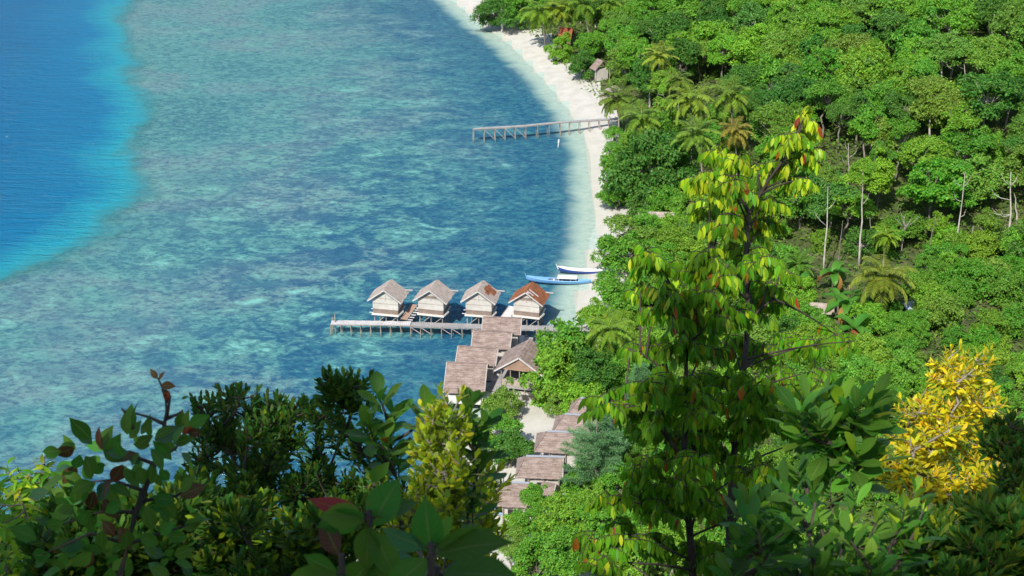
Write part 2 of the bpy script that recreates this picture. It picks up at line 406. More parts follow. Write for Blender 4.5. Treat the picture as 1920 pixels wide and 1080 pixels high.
def sub(name, sel, mat, z=None, attrs=()):
    q = QUADS[sel]; used, inv = np.unique(q, return_inverse=True)
    V = Vall[used].copy()
    if z is not None: V[:, 2] = z
    me = np_mesh(name, V, inv.reshape(-1, 4), mat, None, True)
    for a in attrs:
        at = me.attributes.new(a, 'FLOAT', 'POINT'); at.data.foreach_set('value', ATT[a][used].astype(np.float32))
    return tag(put(name, me), kind='structure')
qs = GS.ravel()[QUADS].mean(1); 
qx, qy = GX.ravel()[QUADS].mean(1), GY.ravel()[QUADS].mean(1)
qpx, qpy, _ = proj(np.stack([qx, qy, np.zeros_like(qx)], -1))
beachsel = (qs >= 0) & ((qs < np.where(qpy < 200, 8, 6)) | ((qs < 24) & (qy > 112) & (qy < 172) & (qx < 13))) & (qy > 110) & (qx > -30)
seabed = sub('seabed', qs < 0, M['seabed'], None, ('offshore', 'deep', 'mottle'))
beach = sub('beach', beachsel, M['sand'])
hillside = sub('hillside', (qs >= 0) & ~beachsel, M['soil'])
seawater = sub('sea', qs < 3, M['water'], 0.0, ('offshore', 'deep'))

# ------------------------------------------------------------------ roofs and huts
def roof_slope(mb, e0, e1, r0, r1, courses=9, thick=.07, seed=0):
    """thatch laid in overlapping courses from the eave e0-e1 up to the ridge r0-r1"""
    e0, e1, r0, r1 = map(Vector, (e0, e1, r0, r1)); rr = random.Random(seed)
    nrm = (e1-e0).cross(r0-e0).normalized()
    if nrm.z < 0: nrm = -nrm
    n = 14
    for k in range(courses):
        a, b = k/courses, min(1, (k+1.35)/courses)
        vs = []
        for j in range(n+1):
            t = j/n; lo = (e0.lerp(e1, t)).lerp(r0.lerp(r1, t), max(-.02, a + (rr.uniform(-.22, .12))/courses)); hi = (e0.lerp(e1, t)).lerp(r0.lerp(r1, t), b)
            lift = thick*(1+rr.uniform(-.25, .35))
            vs += [lo + nrm*lift, hi + nrm*(.025), lo - nrm*.01]
        fs = []
        for j in range(n):
            i = j*3; fs += [(i, i+3, i+4, i+1), (i+2, i+5, i+3, i)]
        mb.add(vs, fs)
    # underside
    mb.add([e0-nrm*.03, e1-nrm*.03, r1-nrm*.03, r0-nrm*.03], [(0, 1, 2, 3)])

def gable_roof(parent, L, W, ze, zr, mat, axis='y', seed=0, y0=0, name='roof'):
    """ridge runs along local y (or x) for L, eaves W apart; starts at y0"""
    def q(u, v, z): return (v, u, z) if axis == 'y' else (u, v, z)
    mb = MB()
    for sgn in (1, -1):
        roof_slope(mb, q(y0, sgn*W/2, ze), q(y0+L, sgn*W/2, ze), q(y0, 0, zr), q(y0+L, 0, zr), seed=seed+sgn)
    return mb.build(name, mat, parent)

HUT_FLOOR, HUT_WALL, HUT_W, HUT_D = 1.8, 2.1, 3.2, 2.7
def water_hut(label, px, py, yaw, roof_mat, patch=None, vent=False):
    p = P(px, py, HUT_FLOOR-.12)
    t = thing('water_bungalow', label, 'bungalow', (p[0], p[1], 0), -math.radians(yaw), 'stilt bungalows standing in the lagoon')
    W, Dp, F, H = HUT_W, HUT_D, HUT_FLOOR, HUT_WALL
    MB().box((0, Dp/2-.05, F-.08), (W+.24, Dp+.45, .16)).build('floor', M['wall_white'], t)
    MB().box((0, Dp/2, F+.29), (W, Dp, .58)).build('lower_wall', M['wall_low'], t)
    mb = MB(); top = F+H; rise = (W/2)*.72
    mb.prism([(-W/2-.02, F+.58), (W/2+.02, F+.58), (W/2+.02, top), (0, top+rise), (-W/2-.02, top)], -.02, Dp+.02)
    wl = mb.build('wall', M['wall'], t)
    m2 = MB()
    for zz in (F+.62, top+.02, top-.72): m2.box((0, -.045, zz), (W+.04, .04, .05))
    m2.box((0, -.05, top+.25), (.05, .05, .5)); m2.box((.02, -.05, top-.1), (.12, .05, .22))
    m2.build('wall_batten', M['timber'], wl)
    if vent:
        MB().box((0, -.05, top+.22), (1.5, .05, .3)).build('vent', M['wall_low'], wl)
    ov = .56; ze, zr = top - ov*.72 + .06, top+rise+.08
    rf = gable_roof(t, Dp+.85, W+2*ov, ze, zr, roof_mat, 'y', int(px), -.45)
    bb = MB()
    for sg in (-1, 1): bb.bar((sg*(W/2+ov), -.48, ze+.0), (0, -.48, zr+.01), .05, .14)
    bb.build('bargeboard', M['deck'], rf)
    if patch == 'piece':
        pm = MB(); 
        def on(u, v): return (( .0+(W/2+ov)*v), -.45+(Dp+.85)*u, zr+(ze-zr)*v + .13)
        for (u0, u1, v0, v1) in ((.48, .86, .50, .80), (.24, .47, .34, .55), (.40, .74, .22, .48), (.75, .93, .30, .49)):
            a, b, c, d = on(u0, v0), on(u1, v0), on(u1, v1), on(u0, v1)
            lo = lambda q: (q[0], q[1], q[2]-.05)
            pm.add([a, b, c, d, lo(a), lo(b), lo(c), lo(d)], [(0,1,2,3), (0,4,5,1), (1,5,6,2), (2,6,7,3), (3,7,4,0)])
        pm.build('roof_patch', M['rust'], rf)
    if patch == 'pale':
        pm = MB()
        for (u0, u1, v0, v1) in ((.30, .36, .08, .62), (.02, .16, .05, .16), (.12, .18, .12, .40)):
            def on(u, v): return ((W/2+ov)*v, -.45+(Dp+.85)*u, zr+(ze-zr)*v + .14)
            a, b, c, d = on(u0, v0), on(u1, v0), on(u1, v1), on(u0, v1); lo = lambda q: (q[0], q[1], q[2]-.05)
            pm.add([a, b, c, d, lo(a), lo(b), lo(c), lo(d)], [(0,1,2,3), (0,4,5,1), (1,5,6,2), (2,6,7,3), (3,7,4,0)])
        pm.build('roof_patch', M['deck'], rf)
    MB().bar((.3, Dp+.2, ze+.35), (W/2+ov+.55, Dp+.2, ze+.42), .12, .12).build('purlin', M['timber'], t)
    for ix in (-1, 0, 1):
        for iy in (0, 1):
            x, y = ix*(W/2-.15), .15+iy*(Dp-.3)
            MB().tube([(x+random.uniform(-.12, .12), y-.05, -1.6), (x, y, F-.16)], .075, 7).build('stilt', M['post'], t)
    br = MB(); br.bar((-W/2+.2, .05, .3), (0, .05, F-.25), .07, .07); br.bar((W/2-.1, .05, F-.25), (.1, .05, .3), .07, .07)
    br.bar((W/2-.1, .2, .3), (W/2-.1, Dp-.2, F-.25), .07, .07); br.build('brace', M['timber'], t)
    for k, zz in enumerate((F-.05, F+.22, F+.45)): MB().bar((-W/2-.55+.1*k, .2+.5*k, zz), (-W/2+.1, .2+.5*k, zz), .07, .07).build('beam', M['wall_white'], t)
    MB().bar((W/2+.08, -.15, F-.05), (W/2+.5, .7, F+.25), .06, .22).build('side_board', M['wall_white'], t)
    return t
water_hut('thatched stilt bungalow at the seaward end of the row, plain gable', 723.2, 590.2, 12, M['thatch_grey'])
water_hut('thatched stilt bungalow with a brown gable vent above its side ramp', 808.1, 590.7, 14, M['thatch_grey'], None, True)
water_hut('thatched stilt bungalow with a few rusty patches on its roof', 897.6, 592.3, 10.5, M['thatch_grey'], 'piece')
water_hut('stilt bungalow whose whole roof is rust orange sheet', 987, 594.4, 15, M['rust'], 'pale', True)

def ramp_(label, a, b, wd, mat, steps):
    a, b = Vector(a), Vector(b); d = b-a
    t = thing('ramp', label, 'ramp', a); q = Vector(d)
    MB().bar((0, 0, 0), q, wd, .07).build('walkway', mat, t)
    rl = MB(); sd = Vector((q.y, -q.x, 0)).normalized()
    for s in (-1, 1): rl.bar(sd*s*(wd/2+.05), q + sd*s*(wd/2+.05), .06, .14)
    rl.build('side_rail', M['timber'], t)
    if steps:
        st = MB()
        for k in range(6):
            c = q*((k+.6)/6.2) + sd*(wd/2+.38) - Vector((0, 0, .12)); st.box(c, (.62, .16, .07), -.2)
        st.build('step', M['deck'], t)
    return t
ramp_('brown plank ramp with pale side steps up to the vented bungalow', P(757, 599, 1.2), P(777, 571, 1.85), .7, M['plank_brown'], True)
ramp_('grey plank ramp up to the rust roofed bungalow', P(944, 601, 1.2), P(963, 575, 1.85), 1.15, M['deck'], False)

def pier(name, label, pts, width, z, mat, deckname, spacing, posts_r, braces, low=-1.6, rails=False):
    pts = [Vector(p) for p in pts]; o = pts[0].copy(); o.z = 0
    t = thing(name, label, 'pier', o)
    L = [p - o for p in pts]
    dk = MB(); rr = random.Random(len(pts)*7+int(width*10))
    for a, b in zip(L[:-1], L[1:]):
        d = b-a; n = max(1, int(d.length/.24)); sd = Vector((d.y, -d.x, 0)).normalized()
        for k in range(n):
            c = a + d*((k+.5)/n); w_ = width*(1+rr.uniform(-.05, .08)); u = d.normalized()*(.11)
            off = sd*rr.uniform(-.05, .05); zz = Vector((0, 0, rr.uniform(-.012, .012)))
            p0, p1 = c - sd*w_/2 + off + zz, c + sd*w_/2 + off + zz
            dk.bar(p0, p1, .225, .05)
    dk.build('deck', mat, t)
    st = MB()
    for a, b in zip(L[:-1], L[1:]):
        d = b-a; sd = Vector((d.y, -d.x, 0)).normalized()
        for s in (-1, 1): st.bar(a + sd*s*(width/2-.12) - Vector((0, 0, .1)), b + sd*s*(width/2-.12) - Vector((0, 0, .1)), .09, .15)
    st.build('bearer', M['timber'], t)
    k = 0
    for a, b in zip(L[:-1], L[1:]):
        d = b-a; sd = Vector((d.y, -d.x, 0)).normalized(); n = max(1, round(d.length/spacing))
        for i in range(n + (1 if b is L[-1] else 0)):
            c = a + d*(i/n)
            for s in (-1, 1):
                top = c + sd*s*(width/2-.06) + Vector((0, 0, rr.uniform(-.06, .02)))
                ft = top + d.normalized()*rr.uniform(-.18, .18) + sd*s*rr.uniform(0, .14); ft.z = low
                MB().tube([ft, top], [posts_r*1.1, posts_r], 7).build('post', M['post'], t)
            if (k in braces):
                q = a + d*((i+.9)/n)
                MB().bar(c + sd*(width/2) + Vector((0, 0, -.12)), Vector((q.x, q.y, .25)) + sd*(width/2+.05), .07, .07).build('brace', M['timber'], t)
            k += 1
    return t
pn = pier('long_pier', 'long bleached plank pier running in front of the four stilt bungalows',
          [P(621, 604.5, 1.2), P(770, 606.5, 1.2)], 1.15, 1.2, M['deck'], 'deck', 1.25, .06, ())
for nm, q in (('end_post', P(628, 604.5, 1.2)), ('end_post', P(623, 601, 1.2))):
    b = Vector(q) - pn.location; MB().tube([(b.x, b.y, -1.6), (b.x+.02, b.y, 2.35 if q[0] > P(624, 604.5, 1.2)[0] else 1.7)], .07, 7).build(nm, M['post'], pn)
pier('pier_walkway', 'grey weathered walkway linking the bleached pier to the beach',
     [P(771, 608, 1.12), P(905, 612, 1.12), P(1108, 617, 1.12)], 1.2, 1.12, M['deck_grey'], 'deck', 1.35, .06, (0, 1, 3, 4, 9, 12))
pier('old_pier', 'old crooked pier far up the beach with open end braces',
     [P(888, 241.5, 2.0), P(985, 235.5, 2.05), P(1050, 229, 2.1), P(1160, 222, 2.15)], .8, 2, M['deck_grey'], 'deck', 1.75, .06, (1, 2, 3, 4), -1.2)

def long_hut(label, ra, rb, zr, run, pitch, group, mat, floor, front_extra=0, hip=0, stilts=True, cap=False, white_end=True):
    """hut whose ridge runs from pixel ra to rb at height zr"""
    a, b = Vector(P(*ra, zr)), Vector(P(*rb, zr)); d = b-a; L = d.length
    rz = math.atan2(d.y, d.x); g = (a+b)/2
    gr = 0.0 if stilts else gz(g.x, g.y)
    t = thing('thatched_hut', label, 'hut', (g.x, g.y, gr), rz, group)
    R = zr-gr; ze = R - run*pitch; F = floor
    mb = MB()
    fe = run+front_extra; zf = R - fe*pitch
    hL = hip
    roof_slope(mb, (-L/2-hL, -fe, zf), (L/2, -fe, zf), (-L/2, 0, R), (L/2, 0, R), 9 + int(front_extra*3), seed=int(ra[1]))
    roof_slope(mb, (-L/2-hL, run, ze), (L/2, run, ze), (-L/2, 0, R), (L/2, 0, R), 8, seed=int(ra[1])+1)
    if hip: roof_slope(mb, (-L/2-hL, run, ze), (-L/2-hL, -fe, zf), (-L/2, 0, R), (-L/2, 0, R), 8, seed=int(ra[1])+2)
    rf = mb.build('roof', mat, t)
    ed = MB()
    for sx in ((1,) if hip else (-1, 1)):
        ed.bar((sx*(L/2+.02), -fe, zf+.03), (sx*(L/2+.02), 0, R+.04), .1, .12); ed.bar((sx*(L/2+.02), run, ze+.03), (sx*(L/2+.02), 0, R+.04), .1, .12)
    ed.build('verge_board', M['timber'], rf)
    cp = MB(); cp.bar((-L/2, 0, R+.08), (L/2, 0, R+.08), .34 if cap else .2, .05)
    cp.build('ridge_cap', M['ridge'] if cap else mat, rf)
    wx, wy = L/2-.35, run-.4
    zt = ze + .4*pitch - .05
    wb = MB(); rise = wy*pitch
    # walls as one pentagon block along x
    poly = [(-wy, F), (wy, F), (wy, zt), (0, zt+rise-.05), (-wy, zt)]
    vs = [(-wx, y, z) for y, z in poly] + [(wx, y, z) for y, z in poly]; n = 5
    wb.add(vs, [tuple(range(n))[::-1], tuple(range(n, 2*n))] + [(i, (i+1) % n, (i+1) % n+n, i+n) for i in range(n)])
    wl = wb.build('wall', M['wall'], t)
    MB().box((wx+.03, -wy*.15, F+.85), (.05, .75, 1.6)).build('door', M['dark'], wl)
    MB().box((wx+.035, wy*.62, F+1.0), (.06, .6, .75)).build('shutter', M['wall_white'], wl)
    MB().box((-wx*.2, -wy-.03, F+.95), (.8, .05, .7)).build('window', M['dark'], wl)
    MB().box((.15, -.05, F-.08), (L+.1, 2*run-.1, .16)).build('floor', M['deck'], t)
    if front_extra:
        for k in (-1, 1):
            MB().tube([(k*(wx), -fe+.25, -1.0 if stilts else 0), (k*wx, -fe+.25, zf+.1)], .07, 7).build('veranda_post', M['post'], t)
        MB().box((0, -fe+.35, F+.1), (L-.4, .08, 1.0)).build('veranda_screen', M['wall_white'], t)
    if stilts:
        for ix in (-1, 0, 1):
            for iy in (-1, 1): MB().tube([(ix*wx, iy*wy, -1.5), (ix*wx, iy*wy, F-.16)], .08, 7).build('stilt', M['post'], t)
    else:
        for ix in (-1, 0, 1):
            for iy in (-1, 1): MB().tube([(ix*wx, iy*(wy+.2), -.6), (ix*wx, iy*(wy+.2), zt)], .07, 7).build('post', M['post'], t)
    return t
G2 = 'brown thatched huts in a row over the water'
long_hut('brown thatched hut roof hiding part of the grey walkway', (905.8, 594.7), (978, 597.3), 4.5, 1.85, .72, G2, M['thatch_brown'], 1.45)
long_hut('brown thatched hut, second in from the grey walkway', (887.7, 619.6), (960, 624), 4.5, 1.85, .72, G2, M['thatch_brown'], 1.45)
long_hut('brown thatched hut, third in from the grey walkway', (859.3, 649), (934, 654.5), 4.5, 1.85, .72, G2, M['thatch_brown'], 1.45)
long_hut('brown thatched hut with the longest front roof, nearest the shrubs', (838, 679.7), (913.6, 683), 4.5, 1.85, .68, G2, M['thatch_brown'], 1.3, 1.35)
G3 = 'brown thatched huts along the sand path'
long_hut('hut roof half hidden beside the red leaved twigs, top of the sand path', (1088, 747), (1140, 752), 5.2, 1.9, .7, G3, M['thatch_brown'], .3, 0, 1.1, False, True)
long_hut('reddish thatched hut roof partly behind the feathery casuarina', (1058.9, 777), (1128, 782), 5.1, 1.9, .7, G3, M['thatch_brown'], .3, 0, 1.1, False, True)
long_hut('thatched hut with an open dark eave in the middle of the sand path row', (1026.5, 809.4), (1100, 813), 5.0, 1.95, .7, G3, M['thatch_brown'], .3, 0, 1.2, False, True)
long_hut('widest thatched hut of the sand path row, pale ridge strip', (986, 856), (1056, 858), 4.8, 1.95, .7, G3, M['thatch_brown'], .3, 0, .9, False, True)
long_hut('thatched hut with dark windows, just behind the beached blue and white boat', (939.6, 904.5), (994, 907), 4.6, 2.1, .7, G3, M['thatch_brown'], .3, 0, 1.0, False, True)
long_hut('tiny thatched hut roof squeezed between a shrub and the casuarina', (1017, 905), (1042, 909), 3.4, 1.1, .8, G3, M['thatch_brown'], .2, 0, .2, False, False)

# open restaurant by the shore
def restaurant():
    fa = Vector(P(972.6, 672.3, 5.6)); yaw = 15
    t = thing('restaurant_hall', 'open sided thatched hall with a tan gable beside the stilt hut row', 'hall', (fa.x, fa.y, 0), -math.radians(yaw))
    W, zr, ze, L, F = 4.4, 5.6, 4.1, 5.2, 1.9
    gable_roof(t, L, W+1.3, ze-.45, zr, M['thatch_brown'], 'y', 3, 0)
    MB().prism([(-W/2, ze-.15), (W/2, ze-.15), (0, zr-.15)], .2, .3).build('gable_wall', M['plank_brown'], t)
    bb = MB()
    for s in (-1, 1): bb.bar((s*(W/2+.65), -.03, ze-.42), (0, -.03, zr+.04), .06, .16)
    bb.build('bargeboard', M['deck'], t)
    MB().box((0, L/2, F-.1), (W, L-.2, .2)).build('floor', M['deck_grey'], t)
    MB().box((.3, .25, F+.42), (W+.2, .1, .75)).build('railing', M['thatch_grey'], t)
    for k in range(5):
        x = -W/2+.1 + k*(W-.2)/4
        MB().tube([(x, .35, F), (x, .35, ze-.1)], .06, 7).build('column', M['post'], t)
    for k in range(4):
        x = -W/2+.1 + k*(W-.2)/3
        MB().tube([(x + (.5 if k % 2 else -.3), .1, -.5), (x, .3, F)], .06, 7).build('stilt', M['post'], t)
        MB().tube([(x, L-.5, -.5), (x, L-.5, F)], .06, 7).build('stilt', M['post'], t)
    MB().box((0, L-.3, F+1.1), (W-.1, .12, 2.2)).build('back_wall', M['plank_brown'], t)
    MB().bar((-W/2-.65, -.2, ze-.5), (-W/2-1.9, 4.8, ze-1.0), .05, .05).build('gutter', M['timber'], t)
    return t
restaurant()
pier('side_walkway', 'shaded grey boardwalk between the stilt hut row and the open hall',
     [P(921, 733, 1.35), P(950, 690, 1.35), P(990, 632, 1.35)], 1.3, 1.35, M['deck_grey'], 'deck', 2.2, .07, ())
e0, e1 = Vector(P(915, 741, .75)), Vector(P(1012, 744, .75))
t = thing('sea_wall', 'low pale retaining wall between the sand and the open hall', 'wall', (e0.x, e0.y, 0))
MB().bar((0, 0, .35), (e1.x-e0.x, e1.y-e0.y, .35), .45, 1.4).build('wall_face', M['timber'], t)
MB().bar((0, 0, 1.12), (e1.x-e0.x, e1.y-e0.y, 1.12), .8, .14).build('coping', M['concrete'], t)

def small_hut(name, label, px, py, zr, L, W, drop, rz, mat, wall, zg=None):
    p = P(px, py, zr); g = gz(p[0], p[1]) if zg is None else zg
    t = thing(name, label, 'hut', (p[0], p[1], g), math.radians(rz)); R = zr-g
    gable_roof(t, L, W, R-drop, R, mat, 'x', int(px), -L/2)
    MB().box((0, 0, (R-drop)/2+.1), (L-.7, W-.9, R-drop-.2)).build('wall', wall, t)
    MB().box((-.2, -(W-.9)/2-.03, (R-drop)*.45), (.7, .05, (R-drop)*.75)).build('door', M['dark'], t)
    for ix in (-1, 1):
        for iy in (-1, 1): MB().tube([(ix*(L/2-.2), iy*(W/2-.2), -.6), (ix*(L/2-.2), iy*(W/2-.2), R-drop+.05)], .06, 6).build('post', M['post'], t)
    return t
small_hut('beach_hut', 'small beach hut with a steep red roof among the trees', 1062, 52, 5.4, 2.6, 3.6, 1.9, -14, M['thatch_red'], M['plank_brown'])
small_hut('beach_hut', 'brown thatched hut on posts at the edge of the white sand', 1126, 112, 5.0, 2.0, 3.4, 1.6, -60, M['thatch_brown'], M['wall'])
small_hut('beach_shelter', 'low thatched lean-to shelter near the old pier', 1146, 166, 2.9, 4.2, 3.2, .9, 70, M['thatch_grey'], M['timber'])
small_hut('forest_hut', 'flat pale thatched roof buried in trees behind the beach', 1231, 397, 4.4, 5.0, 3.4, 1.1, -4, M['thatch_grey'], M['timber'])
small_hut('tin_shed', 'shed with a blue grey tin roof in the village clearing', 1706, 566, 3.6, 2.4, 2.6, .8, 28, M['tin'], M['dark'])
small_hut('garden_shack', 'shack with brown thatch below the yellowing palm in the clearing', 1640, 588, 3.9, 2.8, 3.0, 1.0, 5, M['thatch_brown'], M['wall_low'])
small_hut('garden_shack', 'long low pale roofed shack behind the banana plants', 1530, 568, 3.6, 4.4, 3.0, .8, -8, M['thatch_grey'], M['timber'])

# boats
def boat(label, a, b, z, beam, hull_mat, top_mat, extra=None, zbase=None):
    A, B = Vector(P(*a, z)), Vector(P(*b, z)); d = B-A; L = d.length
    t = thing('outrigger_boat' if extra != 'dinghy' else 'dinghy', label, 'boat', ((A+B)/2).to_tuple(), math.atan2(d.y, d.x)); t.location.z = z-.25
    n = 20; vs = []; fs = []
    def sec(u):
        s = max(0, 1-abs(2*u-1)**2.6)**.75; hb = beam/2*s + .02
        sheer = .50 + .20*abs(2*u-1)**2.6 + (.22*(1-u)**4); keel = -.05 + .42*abs(2*u-1)**3
        return hb, sheer, keel
    prof = lambda hb, sh, k: [(-hb, sh), (-hb*.88, (sh+k)*.5+.06), (-hb*.45, k+.08), (0, k), (hb*.45, k+.08), (hb*.88, (sh+k)*.5+.06), (hb, sh)]
    for i in range(n+1):
        u = i/n; vs += [((u-.5)*L, y, zz) for y, zz in prof(*sec(u))]
    for i in range(n):
        for j in range(6): fs.append((i*7+j, (i+1)*7+j, (i+1)*7+j+1, i*7+j+1))
    mb = MB(); mb.add(vs, fs); hull = mb.build('hull', hull_mat, t, True)
    mi = MB(); vi = []
    for i in range(n+1):
        u = i/n; hb, sh, k = sec(u); vi += [((u-.5)*L*.985, y*.9, zz+.07) for y, zz in prof(hb, sh-.07, k)]
    mi.add(vi, [tuple(reversed(f)) for f in fs]); mi.build('hull_inside', M['inside'], hull, True)
    g = MB()
    for s in (-1, 1):
        g.tube([((i/n-.5)*L, s*sec(i/n)[0], sec(i/n)[1]+.02) for i in range(n+1)], .07, 6)
    g.build('gunwale', top_mat, t)
    if extra != 'dinghy':
        fd = MB(); m = 6
        for u0, u1 in ((0.0, .34), (.80, 1.0)):
            pv = []
            for i in range(m+1):
                u = u0+(u1-u0)*i/m; hb, sh, k = sec(u); pv += [((u-.5)*L, -hb, sh+.03), ((u-.5)*L, 0, sh+.09), ((u-.5)*L, hb, sh+.03)]
            fd.add(pv, [(i*3+j, (i+1)*3+j, (i+1)*3+j+1, i*3+j+1) for i in range(m) for j in (0, 1)])
        fd.build('fore_deck', top_mat, t)
        MB().tube([(-L/2+.05, 0, .5), (-L/2-.25, 0, 1.25)], [.08, .05], 6).build('bow_post', top_mat, t)
    th = MB()
    for u in (.42, .55, .68): th.box(((u-.5)*L, 0, .47), (.22, beam*.84, .05))
    th.build('thwart', M['white'], t)
    if extra == 'band':
        st = MB()
        for s in (-1, 1):
            pv = []
            for i in range(n+1):
                hb, sh, k = sec(i/n); pv += [((i/n-.5)*L, s*(hb*1.03), sh-.06), ((i/n-.5)*L, s*(hb*.96+.01), (sh+k)*.5+.12)]
            st.add(pv, [(i*2, i*2+1, i*2+3, i*2+2) for i in range(n)])
        st.build('painted_band', M['blue'] if hull_mat is M['white'] else M['white'], t)
    if extra == 'cover':
        cv = MB(); pv = []; m = 12; u0, u1 = .06, .97
        for i in range(m+1):
            u = u0+(u1-u0)*i/m; hb, sh, k = sec(u)
            pv += [((u-.5)*L, y*hb*1.02, sh+.06+.16*(1-abs(y)**2)) for y in (-1, -.5, 0, .5, 1)]
        cv.add(pv, [(i*5+j, (i+1)*5+j, (i+1)*5+j+1, i*5+j+1) for i in range(m) for j in range(4)])
        cv.build('cover', M['white'], t, True)
    if extra == 'roofed':
        cv = MB(); pv = []; m = 6
        for i in range(m+1):
            x = -L*.02 + L*.30*i/m
            pv += [(x, y*beam*.8, 1.0+.08*(1-y*y)) for y in (-1, -.5, 0, .5, 1)]
        cv.add(pv, [(i*5+j, (i+1)*5+j, (i+1)*5+j+1, i*5+j+1) for i in range(m) for j in range(4)])
        cp = cv.build('canopy', M['white'], t, True)
        for x in (0, L*.27):
            for s in (-1, 1): MB().tube([(x, s*beam*.45, .55), (x, s*beam*.6, 1.03)], .03, 5).build('canopy_pole', M['white'], t)
    return t
boat('long light blue boat with a white canopy moored behind the rust roofed bungalow', (988, 526), (1108, 531), .25, .85, M['blue'], M['blue'], 'roofed')
boat('white covered boat with a dark blue hull drawn up beside the trees', (1046, 508), (1138, 511), .35, .75, M['navy'], M['white'], 'cover')
boat('white boat with a bright blue band half hidden by big leaves on the sand', (862, 792), (921, 800), 1.0, 1.15, M['white'], M['white'], 'band')
boat('blue and white boat beached in front of the nearest sand path hut', (872, 948), (992, 971), 1.4, 1.1, M['white'], M['blue'], 'band')
p = P(1046, 273, 0)
t = thing('marker_post', 'lone white marker post standing in the water near the old pier', 'post', (p[0], p[1], -1))
MB().tube([(0, 0, 0), (.12, 0, 1.9)], [.09, .07], 7).build('pole', M['white'], t); MB().tube([(.1, 0, 1.5), (.14, 0, 2.05)], [.14, .12], 8).build('float', M['white'], t)

# ------------------------------------------------------------------ plants: leaf and crown builders
def unit(a): return a/np.maximum(np.linalg.norm(a, axis=-1, keepdims=True), 1e-9)
def sphere_dirs(n, rng, zmin=-1.0):
    z = rng.uniform(zmin, 1, n); a = rng.uniform(0, 2*np.pi, n); r = np.sqrt(1-z*z)
    return np.stack([r*np.cos(a), r*np.sin(a), z], -1)

def simple_leaves(base, d, nrm, ln, wd):
    """small far-off leaf: a folded diamond of two triangles-as-quads (4 corner points)"""
    d = unit(d); s = unit(np.cross(d, nrm)); u = np.cross(s, d)
    ln = ln[:, None]; wd = wd[:, None]
    v = np.stack([base, base + d*ln*.5 + s*wd*.5 + u*wd*.12, base + d*ln, base + d*ln*.5 - s*wd*.5 + u*wd*.12], 1)
    n = len(base); f = np.arange(n*4).reshape(n, 4)
    return v.reshape(-1, 3), f

def crown_mesh(name, seed, R=3.2, H=2.6, clumps=17, per=300, leaf=.42, flat=.7, mats=None, low=-.25):
    rng = np.random.default_rng(seed); B = []; Dd = []; Nn = []
    cs = []; lob = rng.uniform(.8, 1.2, 2)
    for k in range(clumps):
        d = sphere_dirs(1, rng, low)[0]; r = rng.uniform(.45, .86)
        c = np.array((d[0]*R*r*lob[0], d[1]*R*r*lob[1], d[2]*H*r)) + rng.normal(size=3)*R*.10; cr = R*rng.uniform(.14, .36)
        cs.append((c, cr)); m = int(per*1.35*(cr/R/.32)**2*rng.uniform(.6, 1.2))
        dd = sphere_dirs(m, rng, -.55); dd = unit(dd + np.array((0, 0, .25)))
        # twigs: leaves gather in tufts on the clump
        tuft = sphere_dirs(max(6, m//15), rng, -.4); pick = tuft[rng.integers(0, len(tuft), m)]
        dd = unit(pick + .19*rng.normal(size=(m, 3)))
        rad = cr*(1 + rng.uniform(-.45, .22, m))
        pos = c + dd*rad[:, None]*np.array((1, 1, flat))
        nr = unit(dd + rng.normal(size=(m, 3))*.55 + np.array((0, 0, .35)))
        di = unit(np.cross(nr, rng.normal(size=(m, 3))) + dd*.35 - np.array((0, 0, .25)))
        B.append(pos); Dd.append(di); Nn.append(nr)
    B, Dd, Nn = map(np.concatenate, (B, Dd, Nn)); n = len(B)
    ln = leaf*rng.uniform(.6, 1.3, n)
    v, f = simple_leaves(B, Dd, Nn, ln, ln*rng.uniform(.45, .7, n))
    return np_mesh(name, v, f, mats or M['leaf']), cs

def trunk_mesh(name, seed, h, r, cs, top_h, mat):
    """bent tapered trunk from the ground to the crown centre (0,0,top_h) with limbs into the clumps"""
    rr = random.Random(seed); mb = MB()
    pts = [(rr.uniform(-.12, .12)*i, rr.uniform(-.12, .12)*i, -1 + (top_h+1)*i/5) for i in range(6)]; pts[0] = (0, 0, -1); pts[-1] = (0, 0, top_h)
    mb.tube(pts, [r*(1.25-.75*i/5) for i in range(6)], 7)
    for c, cr in cs:
        z0 = top_h*rr.uniform(.62, .92); f = z0/top_h
        a = Vector((0, 0, z0)); b = Vector((c[0], c[1], top_h + c[2]*.85)); m_ = a.lerp(b, .5) + Vector((0, 0, -.12*(b-a).length))
        mb.tube([a, m_, b], [r*.42, r*.28, r*.10], 5, False)
    return mb.mesh(name, mat, True)

# crown variants, every one with its trunk
TREES = []
spec = [(3.2, 2.8, 26, 420, .34, .75), (2.7, 3.0, 22, 420, .30, .8), (3.7, 2.5, 30, 440, .36, .65), (2.4, 3.6, 24, 380, .30, .85),
        (3.3, 3.2, 27, 420, .38, .72), (2.9, 2.5, 21, 460, .26, .7), (3.9, 3.0, 34, 420, .34, .7), (2.2, 2.6, 18, 420, .32, .8),
        (3.0, 3.9, 28, 380, .36, .78), (3.4, 2.3, 26, 460, .28, .6)]
for k, sp in enumerate(spec):
    cm, cs = crown_mesh('crown', 100+k, sp[0], sp[1], int(sp[2]*1.35), sp[3], sp[4]*.92, flat=sp[5], low=-.8); th = 5.6
    TREES.append((cm, trunk_mesh('trunk', k, th, .17, cs, th, M['trunk_grey' if k % 3 else 'trunk_pale']), th, sp[0]))
def shade(c, k): return tuple(x*k for x in c)
GREENS = {'dark green': (.080, .215, .030), 'bright green': (.132, .335, .032), 'yellow green': (.185, .375, .032), 'olive green': (.17, .31, .042), 'deep blue green': (.080, .24, .038)}
